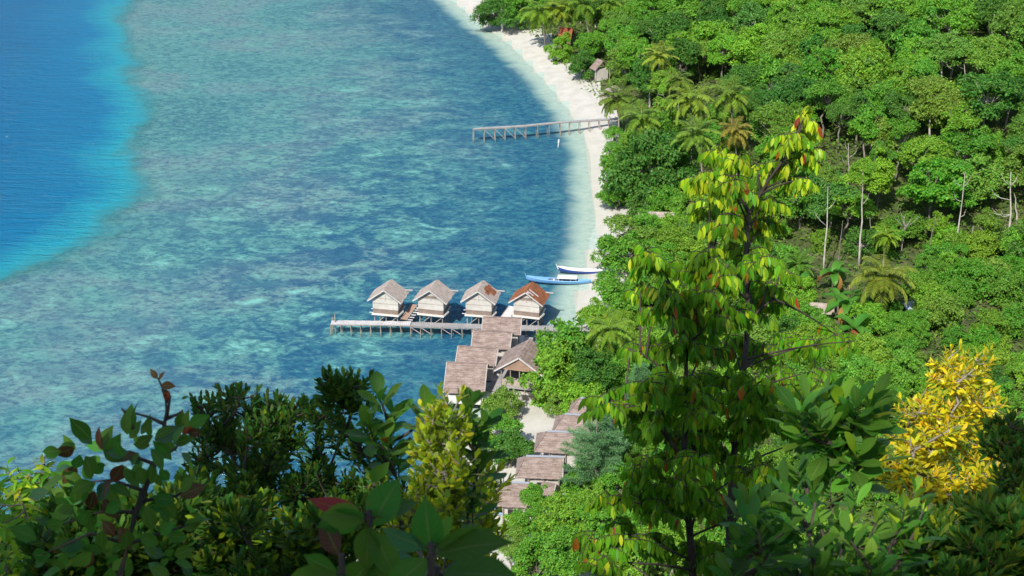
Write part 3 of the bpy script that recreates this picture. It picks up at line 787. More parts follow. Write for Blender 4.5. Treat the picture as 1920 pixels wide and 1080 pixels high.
def tree(name, x, y, var, sxy, hs, color, label, cat, group=None, rng=RNG, zs=None, lift=0):
    cm, tm, th, R = TREES[var]
    o = thing(name, label, cat, (x, y, gz(x, y)-.15+lift), float(rng.uniform(0, 6.28)), group)
    c = put('crown', cm, o); tr = put('trunk', tm, o); c.rotation_euler = (float(rng.uniform(-.25, .25)), float(rng.uniform(-.25, .25)), 0)
    c.location = (0, 0, th*hs); c.scale = (sxy, sxy, zs or sxy*float(rng.uniform(.85, 1.15)))
    tr.scale = (min(sxy, 1.1), min(sxy, 1.1), hs)
    c.color = (*color, 1); return o
def jit(c, rng, a=.16): 
    k = 1 + rng.uniform(-a, a); return (c[0]*k*(1+rng.uniform(-a, a)), c[1]*k, c[2]*k*(1+rng.uniform(-a, a)))

# ------------------------------------------------------------------ coconut palms
def palm_mesh(seed, nf=20, L=3.3, droop=1.0, leaf_n=18):
    rng = np.random.default_rng(seed); V = []; 
    B, Dd, Nn, LN = [], [], [], []; mb = MB()
    for k in range(nf):
        az = 2.4*k + rng.uniform(-.25, .25); el = math.radians(78 - 105*(k/nf)**.85 + rng.uniform(-8, 8)); l = L*rng.uniform(.85, 1.1)
        h = np.array((math.cos(az), math.sin(az), 0)); p = np.zeros(3); pts = [p.copy()]; e = el; m = 9
        for i in range(m):
            e -= droop*(.09 + .16*i/m); p = p + (h*math.cos(e) + np.array((0, 0, math.sin(e))))*l/m; pts.append(p.copy())
        mb.tube(pts, [.05*(1-.8*i/m) for i in range(m+1)], 4, False)
        pts = np.array(pts)
        for s in (-1, 1):
            t = np.linspace(.16, 1, leaf_n*2); q = t*m; i0 = np.clip(q.astype(int), 0, m-1); fr = (q-i0)[:, None]
            b = pts[i0]*(1-fr)+pts[i0+1]*fr; tan = unit(pts[i0+1]-pts[i0]); side = np.array((-h[1], h[0], 0))*s
            d = unit(tan*.55 + side*.95 + np.array((0, 0, -.32)) + rng.normal(size=b.shape)*.1)
            B.append(b); Dd.append(d); Nn.append(np.tile(np.array((0, 0, 1.)), (len(b), 1))); LN.append(l*.30*(1-.55*np.abs(t-.45)**1.2*1.6))
    B, Dd, Nn, LN = map(np.concatenate, (B, Dd, Nn, LN))
    v, f = simple_leaves(B, Dd, Nn, LN, np.full(len(B), .14))
    k = len(v); v2 = np.array(mb.v); f2 = np.array(mb.f)
    return np_mesh('crown', np.vstack([v, v2]), np.vstack([f, f2+k]), M['frond'])
PALMS = [palm_mesh(k, 21+k, 3.3, [.85, 1.0, .7][k]) for k in range(3)]
def palm(px, py, Rpx, label, h=8.5, lean=(0, 0), color=(.105, .17, .022), var=0, group=None):
    # find where the crown, h above the ground, is seen at that place
    z = h
    for _ in range(6):
        p = P(px, py, z); z = gz(p[0]-lean[0], p[1]-lean[1]) + h
    p = P(px, py, z); _, _, f = proj(p); Rm = Rpx*f/FPX
    bx, by = p[0]-lean[0], p[1]-lean[1]; g = gz(bx, by)
    o = thing('coconut_palm', label, 'palm', (bx, by, g), 0, group)
    mb = MB(); pts = [(lean[0]*(i/7)**1.6, lean[1]*(i/7)**1.6, -.5 + (z-g+.5)*i/7) for i in range(8)]; pts[-1] = (lean[0], lean[1], z-g)
    mb.tube(pts, [.19, .16, .14, .13, .12, .115, .11, .10], 7).build('trunk', M['trunk_palm'], o, True)
    c = put('crown', PALMS[var % 3], o); c.location = pts[-1]; c.rotation_euler = (0, 0, px*.37); s = Rm/2.75; c.scale = (s, s, s)
    c.color = (color[0]*1.7, color[1]*1.75, color[2]*1.5, 1)
    nb = MB()
    for k in range(6): nb.tube([(pts[-1][0]+.25*math.cos(k), pts[-1][1]+.25*math.sin(k), z-g-.3+.12*e) for e in (-1, 0, 1)], [.05, .13, .05], 6)
    nb.build('coconuts', M['plank_brown'], o, True)
    return o
YG = (.17, .21, .03); DG = (.06, .13, .02)
palm(1203, 222, 40, 'coconut palm leaning beside the landward end of the old pier', 9.5, (-.9, -.6), (.11, .18, .022), 0)
palm(1296, 188, 44, 'tall coconut palm with a big yellow green crown, above its lower twin', 12, (-.4, .3), (.14, .20, .025), 1)
palm(1306, 252, 40, 'coconut palm with a long pale leaning trunk above the dark round tree', 11, (-1.6, .2), (.11, .18, .025), 2)
palm(1372, 178, 42, 'coconut palm with a thin crown beside the big yellow green one', 12, (-.5, .2), (.11, .17, .022), 0)
palm(1378, 245, 33, 'coconut palm with browning lower fronds behind the top of the drooping leaf tree', 10.5, (-.8, 0), (.17, .15, .03), 1)
palm(1158, 184, 34, 'coconut palm right behind the thatched lean-to shelter', 6.5, (-.4, -.2), (.09, .14, .02), 2)
palm(1140, 618, 44, 'coconut palm standing in the shore thicket next to the grey walkway', 7.5, (-.3, .4), (.12, .19, .022), 0)
palm(1655, 520, 56, 'broad coconut palm with yellowing fronds in the village clearing', 6, (-.2, 0), (.12, .15, .02), 1)
G4 = 'coconut palms above the far beach'
palm(1012, 22, 36, 'coconut palm with fronds hanging over the far white beach', 7.5, (-1.2, -.5), (.11, .19, .02), 1, G4)
palm(1050, 18, 30, 'yellow green coconut palm squeezed between two others at the far beach', 8, (.2, 0), (.14, .19, .02), 2, G4)
palm(1092, 8, 34, 'coconut palm with a curved bare trunk, behind the steep red roof', 10, (-1.8, .3), (.09, .16, .02), 0, G4)
palm(1138, 8, 32, 'coconut palm landward of the curved trunk at the far beach', 9, (0, 0), (.10, .17, .02), 1, G4)
palm(1236, 105, 30, 'yellowish coconut palm rising from the woods behind the beach huts', 10, (-.2, 0), YG, 2)
palm(1272, 150, 26, 'small dull coconut palm in the woods seaward of the tall pair', 8.5, (-.3, 0), (.10, .14, .025), 0)
palm(1496, 496, 30, 'low dark palm at the foot of the forest edge, beside the drooping leaf tree', 3, (0, 0), (.07, .15, .02), 2)
palm(1662, 442, 26, 'spiky pandanus-like palm against the dark forest edge', 4.5, (0, 0), (.13, .20, .02), 0)

# ------------------------------------------------------------------ the forest
CLEAR = px2([(1440, 470), (1560, 492), (1700, 500), (1790, 520), (1760, 610), (1640, 650), (1500, 650), (1430, 580)])
HUTS = [(o.matrix_basis.translation.x, o.matrix_basis.translation.y) for o in COL.objects if o.get('category') in ('hut', 'hall')]
cand = []; rngF = np.random.default_rng(21)
placed = np.zeros((0, 3))
def try_place(x, y, r):
    global placed
    if len(placed) and np.min(np.hypot(placed[:, 0]-x, placed[:, 1]-y) - (placed[:, 2]+r)*.46) < 0: return False
    placed = np.vstack([placed, (x, y, r)]); return True

# trees one can point at, each with its own words: pixel of the crown, crown radius in pixels, colour, height
def spot(px, py, Rpx, col, label, h=6, name='broadleaf_tree', cat='tree', var=0, zs=None, group=None):
    hs = h/5.6; z = h
    for _ in range(6):
        p = P(px, py, z); z = gz(p[0], p[1]) + h
    p = P(px, py, z); _, _, f = proj(p); s = Rpx*f/FPX/(TREES[var][3]*.98)
    placed_add(p[0], p[1], s*TREES[var][3]*.8)
    return tree(name, p[0], p[1], var, s, hs, GREENS[col], label, cat, group, np.random.default_rng(int(px)), zs)
def placed_add(x, y, r):
    global placed; placed = np.vstack([placed, (x, y, r)])
spot(1222, 318, 84, 'dark green', 'big round dark green tree hanging over the beach below the palms', 5.2, var=6)
spot(1172, 300, 50, 'bright green', 'lower bright green beach tree leaning out beside the big dark one', 3.2, var=2)
spot(1158, 366, 40, 'bright green', 'low green tree overhanging the pale shallows past the dark round tree', 2.2, var=9)
spot(1165, 255, 30, 'bright green', 'small green bush at the foot of the leaning palm by the old pier', 2, name='shrub', cat='shrub', var=5)
spot(1168, 470, 46, 'bright green', 'green shore tree at the stern of the white covered boat', 3.2, var=0)
spot(1185, 436, 46, 'olive green', 'olive tree in front of the flat pale thatched roof', 3.6, var=5)
spot(1158, 548, 50, 'bright green', 'shore tree beside the stern of the light blue boat', 3.6, var=2)
spot(1122, 596, 34, 'yellow green', 'yellow green shore shrub where the grey walkway meets land', 2.5, name='shrub', cat='shrub', var=7)
spot(1058, 655, 66, 'bright green', 'large leafy tree covering the corner of the open hall', 4.6, var=4)
spot(1100, 690, 60, 'dark green', 'dense dark green tree inland of the open hall', 4.2, var=6)
spot(1042, 712, 54, 'yellow green', 'light green tree with trailing foliage in front of the open hall', 3.2, var=3)
spot(1062, 752, 34, 'olive green', 'thin greyish shrub by the head of the sand path', 1.8, name='shrub', cat='shrub', var=5)
spot(1175, 680, 42, 'bright green', 'green tree at the foot of the palm in the shore thicket', 3.6, var=0)
spot(944, 758, 34, 'olive green', 'feathery light shrub growing under the pale retaining wall', 1.8, name='shrub', cat='shrub', var=8)
spot(942, 806, 42, 'bright green', 'round green sand shrub beside the half hidden white boat', 2.2, name='shrub', cat='shrub', var=1)
spot(958, 842, 38, 'dark green', 'glossy dark green bush casting its shade on the sand path', 2.2, name='shrub', cat='shrub', var=7)
spot(905, 822, 26, 'yellow green', 'pale green bush at the back of the sand between boat and path', 1.8, name='shrub', cat='shrub', var=5)
spot(1005, 930, 26, 'bright green', 'slim green tree standing before the nearest path hut', 4, var=7)
spot(1000, 975, 36, 'bright green', 'bright bush between the beached boat and the slope', 2.8, name='shrub', cat='shrub', var=0)
spot(1068, 965, 56, 'yellow green', 'wide yellow green tree below the feathery casuarina', 4.2, var=6)
spot(1135, 985, 50, 'bright green', 'leafy tree right of the wide yellow green one below the casuarina', 4.6, var=4)
spot(1060, 1040, 60, 'bright green', 'broad tree crown at the bottom of the slope under the big leaves', 5.5, var=2)
spot(960, 1020, 40, 'olive green', 'olive bush on the lower slope behind the big glossy leaves', 3.5, name='shrub', cat='shrub', var=5)
spot(1158, 905, 40, 'bright green', 'small round tree at the foot of the casuarina', 3.4, var=1)
spot(940, 25, 46, 'dark green', 'dark beach tree throwing shade at the top of the white sand', 4.0, var=6)
spot(975, 10, 36, 'bright green', 'green tree behind the dark one at the top of the beach', 5.0, var=0)
spot(1052, 98, 26, 'yellow green', 'light green tree below the steep red roof', 1.8, var=3)
spot(1106, 78, 28, 'bright green', 'bright bushy tree landward of the steep red roof', 3.4, var=0)
spot(1092, 118, 28, 'dark green', 'dark shore tree shading the sand beside the thatched post hut', 3.0, var=4)
spot(1168, 120, 32, 'olive green', 'weeping olive tree behind the thatched post hut', 4.5, var=3)
spot(1250, 60, 52, 'dark green', 'dark spreading tree in the woods above the far beach', 8, var=9)

spot(1215, 428, 30, 'bright green', 'leafy bush hiding the walls under the flat pale roof', 2.2, name='shrub', cat='shrub', var=0)
spot(1258, 425, 34, 'yellow green', 'yellow green bush in front of the inland end of the flat pale roof', 2.4, name='shrub', cat='shrub', var=2)
spot(1520, 598, 36, 'bright green', 'leafy bush growing over the front of the long pale shack', 2.0, name='shrub', cat='shrub', var=0)
spot(1478, 575, 36, 'yellow green', 'yellow green bush at the seaward end of the long pale shack', 2.2, name='shrub', cat='shrub', var=2)
spot(1672, 606, 32, 'bright green', 'round bush below the thatched garden shack', 1.8, name='shrub', cat='shrub', var=5)
spot(1722, 596, 32, 'bright green', 'bush in front of the blue grey tin roof', 1.9, name='shrub', cat='shrub', var=9)
spot(1560, 632, 34, 'olive green', 'olive shrub under the banana leaves', 1.5, name='shrub', cat='shrub', var=5)
spot(1745, 560, 34, 'yellow green', 'bush just inland of the blue grey tin roof', 2.0, name='shrub', cat='shrub', var=0)
spot(1120, 945, 44, 'yellow green', 'yellow green bush between the wide low tree and the drooping leaves', 3.0, name='shrub', cat='shrub', var=2)
spot(1195, 985, 48, 'bright green', 'leafy tree half hidden behind the lower drooping leaves', 4.0, var=0)
spot(1160, 1050, 56, 'yellow green', 'sunny tree crown at the very bottom behind the drooping leaves', 4.5, var=4)
spot(1010, 1062, 48, 'bright green', 'sunny bush at the very bottom beside the near oval leaf', 3.4, name='shrub', cat='shrub', var=8)
spot(965, 985, 34, 'yellow green', 'pale bush over the stern of the blue and white beached boat', 2.0, name='shrub', cat='shrub', var=5)
spot(1085, 905, 30, 'bright green', 'small bush between the tiny hut roof and the casuarina', 2.2, name='shrub', cat='shrub', var=7)
spot(1230, 900, 50, 'bright green', 'green tree glimpsed between the two drooping leaf trees', 4.0, var=2)
spot(1260, 1010, 56, 'yellow green', 'sunlit tree low on the slope behind the short drooping leaf tree', 4.5, var=6)
spot(1380, 1000, 60, 'bright green', 'sunlit tree low on the slope behind the tall drooping leaf tree', 4.5, var=4)
spot(1480, 960, 60, 'yellow green', 'sunlit tree low on the slope behind the broad leaf bush', 4.5, var=0)
# individual pale bare trunks at the forest edge
def bare_tree(px, ytop, ybot, label, lean=0.0, r=.17, arms=(), crown=None, mat='trunk_pale', zg=None, name='bare_tree', cat='tree'):
    p = P(px, ybot, 3.0); z = 3.0
    for _ in range(8):
        p = P(px, ybot, z); z = gz(p[0], p[1]) + .3
    _, _, f = proj(p); H = (ybot-ytop)*f/FPX/.92
    o = thing(name, label, cat, (p[0], p[1], p[2]-.3)); rr = random.Random(px)
    pts = [(lean*H*(i/6)+rr.uniform(-.1, .1), rr.uniform(-.1, .1), H*i/6 - (.8 if i == 0 else 0)) for i in range(7)]
    r *= .8; MB().tube(pts, [r*(1.2-.95*i/6) for i in range(7)], 7).build('trunk', M[mat], o, True)
    for (u, dx, dz) in arms:
        b = Vector(pts[int(u*6)]); e = b + Vector((dx, rr.uniform(-.6, .3), dz)); m_ = b.lerp(e, .55) + Vector((0, 0, -.25*abs(dx)*.3))
        am = MB().tube([b, m_, e], [r*.45, r*.32, r*.12], 5)
        for k in range(2): am.tube([m_.lerp(e, .4+.3*k), m_.lerp(e, .4+.3*k) + Vector((dx*.25, .1, .5+.3*k))], [r*.2, r*.07], 4)
        am.build('branch', M[mat], o, True)
    if crown:
        v, s, col = crown; c = put('crown', TREES[v][0], o); c.location = (pts[-1][0], pts[-1][1], pts[-1][2]+.3*s); c.scale = (s, s, s*.9); c.color = (*GREENS[col], 1)
    placed_add(p[0], p[1]-1.5, .6)
    return o
bare_tree(1790, 322, 486, 'thin straight dead trunk with a few bare twigs, paler than the wood behind', .0, .15, ((.9, -1.4, .9), (.75, -1.0, .5), (.95, .8, .9), (.6, .6, .4)))
bare_tree(1892, 322, 476, 'dead grey tree with sideways branches in front of a black forest gap', -.10, .21, ((.5, -2.3, .2), (.7, -2.4, .9), (.85, -1.3, 1.3), (.97, .7, 1.1), (.62, -1.3, -.1)))
bare_tree(1852, 395, 452, 'short broken pale trunk next to the branching dead tree', -.05, .17, ((.95, -.3, .7),))
bare_tree(1908, 360, 414, 'leaning pale trunk at the rim of the black forest gap', -.22, .17, ())
bare_tree(1545, 330, 512, 'slim pale trunk topped by a small crown above the low dark palm', -.03, .15, ((.6, -1.6, 1.6), (.8, .9, .9)), (7, .62, 'olive green'))
bare_tree(1612, 322, 500, 'pale trunk with a light crown left of the spiky palm', -.05, .17, ((.7, .7, 1.0),), (1, .62, 'yellow green'))
bare_tree(1572, 410, 495, 'brownish thin trunk between two pale ones at the forest edge', 0, .1, (), None, 'trunk_grey')
bare_tree(1640, 395, 462, 'dark leaning trunk deep in the shade beside the spiky palm', -.25, .15, (), None, 'trunk_grey')
bare_tree(1690, 398, 470, 'grey leafless shrub of fine twigs above the village clearing', 0, .07, tuple((random.uniform(.2, .95), random.uniform(-1.6, 1.6), random.uniform(.5, 1.6)) for _ in range(18)), None, 'trunk_pale', name='leafless_shrub', cat='shrub')
bare_tree(1868, 425, 476, 'slim pale stem just seaward of the branching dead tree foot', .03, .10, ((.9, .5, .6),))
bare_tree(1742, 400, 478, 'slim grey stem with one forked twig seaward of the thin straight dead trunk', .04, .11, ((.8, -.8, .9), (.9, .6, .7)), None, 'trunk_grey')
bare_tree(1590, 268, 350, 'bare forked grey stem above the slim pale trunks', -.06, .13, ((.6, -1.2, 1.2), (.75, 1.1, 1.1), (.9, -.5, .8)), None, 'trunk_pale')
bare_tree(1812, 92, 165, 'leaning bare white branches on the high slope below the lone white stem', -.18, .12, ((.5, -1.4, .8), (.7, .9, .9)))
bare_tree(1855, 28, 100, 'lone white dead stem sticking out of the high forest', 0, .12, ((.8, .4, .5),))
bare_tree(1818, 420, 470, 'thin pale stem between the two dead trees', 0, .1, ())

ZONES = [   # (test on crown pixel, words) first hit wins
    (lambda x, y: x < 1210 and y < 110, 'by the far beach near the red roof'),
    (lambda x, y: x < 1300 and y < 260, 'in the woods behind the beach huts and old pier'),
    (lambda x, y: x < 1480 and y < 130, 'at the top of the woods above the palms'),
    (lambda x, y: x < 1450 and y < 360, 'among the tall palms behind the dark round tree'),
    (lambda x, y: x < 1330 and y < 560, 'around the flat pale roof behind the boats'),
    (lambda x, y: x < 1460 and y >= 360, 'behind the drooping leaf tree inland of the shore'),
    (lambda x, y: x >= 1700 and y < 150, 'on the highest slope around the lone white stem'),
    (lambda x, y: y < 170, 'on the high slope seaward of the lone white stem'),
    (lambda x, y: x >= 1720 and y < 330, 'on the slope just above the dead trees'),
    (lambda x, y: y < 330, 'on the slope above the slim pale trunks'),
    (lambda x, y: x >= 1720 and y < 480, 'around the foot of the dead trees'),
    (lambda x, y: y < 520, 'along the dark forest edge above the clearing'),
    (lambda x, y: x >= 1730 and y < 640, 'in the thicket inland of the tin shed'),
    (lambda x, y: x >= 1600, 'in the thicket behind the yellow tree'),
    (lambda x, y: True, 'below the clearing behind the drooping leaf tree')]
def zone(x, y):
    for f, t in ZONES:
        if f(x, y): return t
count = 0
XS, YS = rngF.uniform(-5, 118, 26000), rngF.uniform(112, 345, 26000)
ZZ, SS, _ = land(XS, YS); FT = poly_dist(XS, YS, FOOT, FOOTC)
cpx, cpy, cf = proj(np.stack([XS, YS, ZZ+5.5], -1))
cl = poly_dist(XS, YS, CLEAR + CLEAR[:1], [])
order = np.argsort(-SS*0 + rngF.random(len(XS)))
for i in order:
    x, y, s = XS[i], YS[i], SS[i]
    if count >= 297: break
    if not (-60 < cpx[i] < 1990 and -110 < cpy[i] < 900) or s < 6.0: continue
    if ZZ[i] > 60 or (cpx[i] < 1180 and cpy[i] > 560): continue
    if cl[i] > -1.0 or (FT[i] < 0 and cpy[i] > 480): continue
    if cpx[i] > 1150 and 800 < cpy[i]: continue
    if min(math.hypot(x-a, y-b) for a, b in HUTS) < 3.0: continue
    if any(abs(cpx[i]-a) < b and -15 < cpy[i]+45-c < d for a, b, c, d in ((1062, 36, 62, 75), (1120, 26, 125, 60), (1150, 24, 185, 50), (1203, 34, 225, 80), (1296, 38, 188, 80), (1306, 36, 252, 90), (1372, 36, 178, 80), (1378, 30, 245, 60), (1236, 24, 105, 50), (1655, 40, 530, 60))): continue
    ft = FT[i]
    if ft > 0:   size = rngF.uniform(.85, 1.5); h = rngF.uniform(4.2, 8)
    elif cpy[i] < 330: size = rngF.uniform(.75, 1.15); h = rngF.uniform(4, 7)
    else: size = rngF.uniform(.7, 1.05); h = rngF.uniform(2.0, 3.8)
    if 0 < ft < 5: h = rngF.uniform(4.5, 7.5)
    v = int(rngF.integers(0, len(TREES)))
    if not try_place(x, y, size*TREES[v][3]*(.95 if ft > 0 else .8)): continue
    r = rngF.random()
    cn = 'bright green' if r < .46 else 'dark green' if r < .58 else 'yellow green' if r < .82 else 'olive green' if r < .95 else 'deep blue green'
    px_, py_, _ = proj(np.array((x, y, ZZ[i]+h)))
    zn = zone(px_, py_)
    word = ('tall ' if h > 7.4 else 'low ' if h < 3 else '') + ('wide ' if size > 1.2 else 'small ' if size < .85 else 'rounded ')
    lab = f'{word}{cn} tree {zn}'
    tree('forest_tree', x, y, v, size, h/5.6, jit(GREENS[cn], rngF), lab, 'tree', f'{word}{cn} trees {zn}', rngF)
    count += 1
print('forest trees', count)

# low thicket inland: rounded leafy shrubs growing into one another
count2 = 0
for i in order:
    x, y, sd_ = XS[i], YS[i], SS[i]
    if count2 >= 230: break
    if not (1090 < cpx[i] < 1990 and 330 < cpy[i] < 860) or sd_ < 5 or ZZ[i] > 40: continue
    if cl[i] > 3.0 or FT[i] > 4: continue
    if min(math.hypot(x-a, y-b) for a, b in HUTS) < 2.6: continue
    v = int(rngF.integers(0, len(TREES))); size = rngF.uniform(.45, .85)
    if not try_place(x, y, size*TREES[v][3]*.62): continue
    r = rngF.random(); cn = 'bright green' if r < .40 else 'dark green' if r < .52 else 'yellow green' if r < .84 else 'olive green'
    h = size*rngF.uniform(1.9, 3.0)
    px_, py_, _ = proj(np.array((x, y, ZZ[i]+h))); zn = zone(px_, py_); word = 'large ' if size > .72 else 'small ' if size < .56 else 'rounded '
    tree('thicket_shrub', x, y, v, size, h/5.6, jit(GREENS[cn], rngF), f'{word}{cn} shrub {zn}', 'shrub', f'{word}{cn} shrubs {zn}', rngF, size*1.15)
    count2 += 1
print('thicket', count2, file=__import__('sys').stderr)

# casuarina: feathery drooping needles
def casuarina(px, py, wpx, hpx, label):
    p = P(px, py+hpx*.5, 2); z = 1.6
    for _ in range(4): p = P(px, py+hpx*.5, z); z = gz(p[0], p[1])
    _, _, f = proj(p); H = hpx*f/FPX/.86 + .6; Wd = wpx*f/FPX/2
    o = thing('casuarina_tree', label, 'tree', (p[0], p[1], z)); rng = np.random.default_rng(int(px)); mb = MB(); B, Dd = [], []
    mb.tube([(0, 0, -.6), (.08, 0, H*.5), (-.05, 0, H*.97)], [.12, .07, .02], 7)
    for k in range(75):
        u = rng.uniform(.14, .97); az = rng.uniform(0, 6.28); L = Wd*(1.12-u**1.6*.85)*rng.uniform(.6, 1.1)
        a = np.array((0, 0, H*u)); h = np.array((math.cos(az), math.sin(az), 0)); e = a + h*L + np.array((0, 0, L*rng.uniform(.25, .75)))
        mb.tube([a, (a+e)/2 + np.array((0, 0, .1*L)), e], [.035, .025, .01], 4, False)
        m = int(420*L/Wd); t = rng.uniform(.18, 1, m)[:, None]; b = a*(1-t)+e*t + rng.normal(size=(m, 3))*.10
        B.append(b); Dd.append(unit(h*.55 + np.array((0, 0, .35)) + rng.normal(size=(m, 3))*.42))
    B, Dd = np.concatenate(B), np.concatenate(Dd); n = len(B)
    v, f_ = simple_leaves(B, Dd, rng.normal(size=(n, 3)), rng.uniform(.3, .62, n), np.full(n, .05))
    put('crown', np_mesh('crown', v, f_, M['needle']), o); mb.build('trunk', M['trunk_grey'], o, True); placed_add(p[0], p[1], 2)
casuarina(1115, 858, 140, 160, 'feathery blue green casuarina growing over the path hut roofs')
casuarina(1197, 742, 50, 90, 'smaller feathery casuarina behind the drooping leaf tree')

# banana plants in the clearing
def banana(px, py, h, label, dry):
    z = 2.0
    for _ in range(5): p = P(px, py, z); z = gz(p[0], p[1])
    o = thing('banana_plant', label, 'banana plant', (p[0], p[1], z), px*.7, 'banana plants in the village clearing'); rng = np.random.default_rng(int(px*3+py))
    MB().tube([(0, 0, -.2), (0.05, 0, h*.4), (0, 0, h*.62)], [.17, .13, .08], 8).build('stem', M['trunk_palm'], o, True)
    V, F, MI = [], [], []; n = 8
    for k in range(9):
        az = 2.4*k + rng.uniform(-.3, .3); el = math.radians(75 - 11*k*.9); L = h*rng.uniform(.55, .75); wd = .2*L
        hh = np.array((math.cos(az), math.sin(az), 0)); sd = np.array((-hh[1], hh[0], 0)); q = np.array((0, 0, h*.6)); e = el; rows = []
        for i in range(n+1):
            u = i/n; w_ = wd*math.sin(math.pi*min(1, .06+u*.94))**.6 + .01
            rows += [q - sd*w_ + np.array((0, 0, w_*.25)), q, q + sd*w_ + np.array((0, 0, w_*.25))]
            e -= .15 + .12*u; q = q + (hh*math.cos(e) + np.array((0, 0, math.sin(e))))*L/n
        b = len(V); V += rows; fs = [(b+i*3+j, b+(i+1)*3+j, b+(i+1)*3+j+1, b+i*3+j+1) for i in range(n) for j in (0, 1)]; F += fs
        MI += [1 if k >= 9-dry else 0]*len(fs)
    put('leaves', np_mesh('leaves', V, F, [M['banana'], M['banana_dry']], MI), o)
M['banana'] = foliage('banana_leaf', (.10, .25, .028), .4, .25, .45, .3)
M['banana_dry'] = foliage('dry_banana_leaf', (.38, .17, .05), .35, .3, .6, .2)
for (bx_, by_, hh_, dr_, lb) in ((1585, 612, 4.6, 2, 'tall banana plant at the seaward side of the long pale shack'), (1560, 548, 4.2, 2, 'banana plant behind the long pale shack at the forest edge'),
        (1598, 655, 4.4, 3, 'banana plant with hanging orange leaves nearest the drooping leaf tree'), (1615, 595, 3.4, 1, 'short banana plant tucked beside the thatched garden shack'), (1500, 565, 3.8, 3, 'banana plant with brown dry leaves at the clearing rim beside the low palm'),
        (1570, 590, 3.6, 1, 'small green banana plant in the middle of the banana patch')):
    banana(bx_, by_, hh_, lb, dr_)

# undergrowth: low leafy cover nobody could count
rngU = np.random.default_rng(5); n = 260000
ux, uy = rngU.uniform(-60, 125, n), rngU.uniform(4, 340, n)
uz, us, _ = land(ux, uy); upx, upy, uf = proj(np.stack([ux, uy, uz+.8], -1))
clr = poly_dist(ux, uy, CLEAR + CLEAR[:1], [])
keep = (us > 4.5) & (upx > -150) & (upx < 2080) & (upy > -60) & (upy < 1300) & ((uy > 60) | (rngU.random(n) < .9))
bare = (us < 24) & (uy > 112) & (uy < 172) & (ux < 13)
keep &= ~bare & ((us > 9) | (rngU.random(n) < .35)) & ((clr < 0) | (rngU.random(n) < .65))
ux, uy, uz, us = ux[keep], uy[keep], uz[keep], us[keep]; n = len(ux)
hump = np.clip(.5 + .7*vnoise(ux, uy, 2.1, 4), 0, 1)*np.where((uy > 112) & (clr[keep] < -2) & (us > 12), 2.2, 1)
pos = np.stack([ux, uy, uz + hump*rngU.uniform(.1, 1.5, n)], -1)
nr = unit(rngU.normal(size=(n, 3))*.6 + np.array((0, -.2, 1))); di = unit(np.cross(nr, rngU.normal(size=(n, 3))))
ln = rngU.uniform(.3, .75, n)
v, f = simple_leaves(pos, di, nr, ln, ln*.55)
tag(put('undergrowth', np_mesh('undergrowth', v, f, M['undergrowth'])), kind='stuff')

# ------------------------------------------------------------------ plants of the near slope
def leaf_template(prof, n=4, fold=.25):
    """stations along the leaf, each left edge / midrib / right edge; prof gives half widths"""
    u = np.linspace(0, 1, n+1); w = np.interp(u, np.linspace(0, 1, len(prof)), prof)
    T = np.array([(a, s*b, abs(s)*b*fold) for a, b in zip(u, w) for s in (-1, 0, 1)])
    F = np.array([(i*3+j, (i+1)*3+j, (i+1)*3+j+1, i*3+j+1) for i in range(n) for j in (0, 1)])
    return T, F
LANCE = leaf_template([.06, .6, .95, 1, .85, .5, .02], 4)
OBOV = leaf_template([.05, .3, .55, .8, 1, .98, .7, .1], 7, .18)
OVAL = leaf_template([.06, .55, .9, 1, .95, .7, .35, .02], 7, .2)
BIG = leaf_template([.05, .5, .82, .97, 1, .95, .8, .52, .18, .01], 12, .2)
TUFT = leaf_template([.08, .4, .75, 1, .9, .1], 5, .2)
NARROW = leaf_template([.08, .8, 1, .8, .05], 3, .25)
class Leaves:
    def __init__(s): s.b = []; s.d = []; s.n = []; s.l = []; s.w = []; s.dr = []; s.m = []
    def add(s, b, d, n, l, w, dr=.15, m=0):
        s.b.append(b); s.d.append(d); s.n.append(n); s.l.append(l); s.w.append(w); s.dr.append(dr); s.m.append(m)
    def build(s, name, tmpl, mats, parent):
        T, F = tmpl; b = np.array(s.b); d = unit(np.array(s.d)); sd = unit(np.cross(d, np.array(s.n))); n = np.cross(sd, d)
        l = np.array(s.l)[:, None, None]; w_ = np.array(s.w)[:, None, None]*.5; dr = np.array(s.dr)[:, None, None]
        u, sy, z = T[None, :, 0:1], T[None, :, 1:2], T[None, :, 2:3]
        wav = np.random.default_rng(len(b)).uniform(-.1, .1, (len(b), 1, 1))*np.sin(u*9)*np.abs(sy)
        V = b[:, None] + d[:, None]*(l*u*(1-.25*dr*u)) + sd[:, None]*(w_*sy) + n[:, None]*(w_*(z+wav) - l*dr*u*u)
        nv = len(T); FF = (F[None] + (np.arange(len(b))*nv)[:, None, None]).reshape(-1, 4)
        me = np_mesh(name, V.reshape(-1, 3), FF, mats, np.repeat(np.array(s.m), len(F)), True)
        for an, col_ in (('along', 0), ('side', 1)):
            me.attributes.new(an, 'FLOAT', 'POINT').data.foreach_set('value', np.tile(np.abs(T[:, col_] if an == 'along' else np.sign(T[:, 1])), len(b)).astype(np.float32))
        return put(name, me, parent)
def curve(a, b, sag, k=6):
    a, b = np.asarray(a, float), np.asarray(b, float); t = np.linspace(0, 1, k)[:, None]
    m_ = (a+b)/2 + np.asarray(sag, float); return (1-t)**2*a + 2*t*(1-t)*m_ + t*t*b
def root_at(px, t):
    q = D(px, 900, t); return np.array((q[0], q[1], gz(q[0], q[1]) - .1))

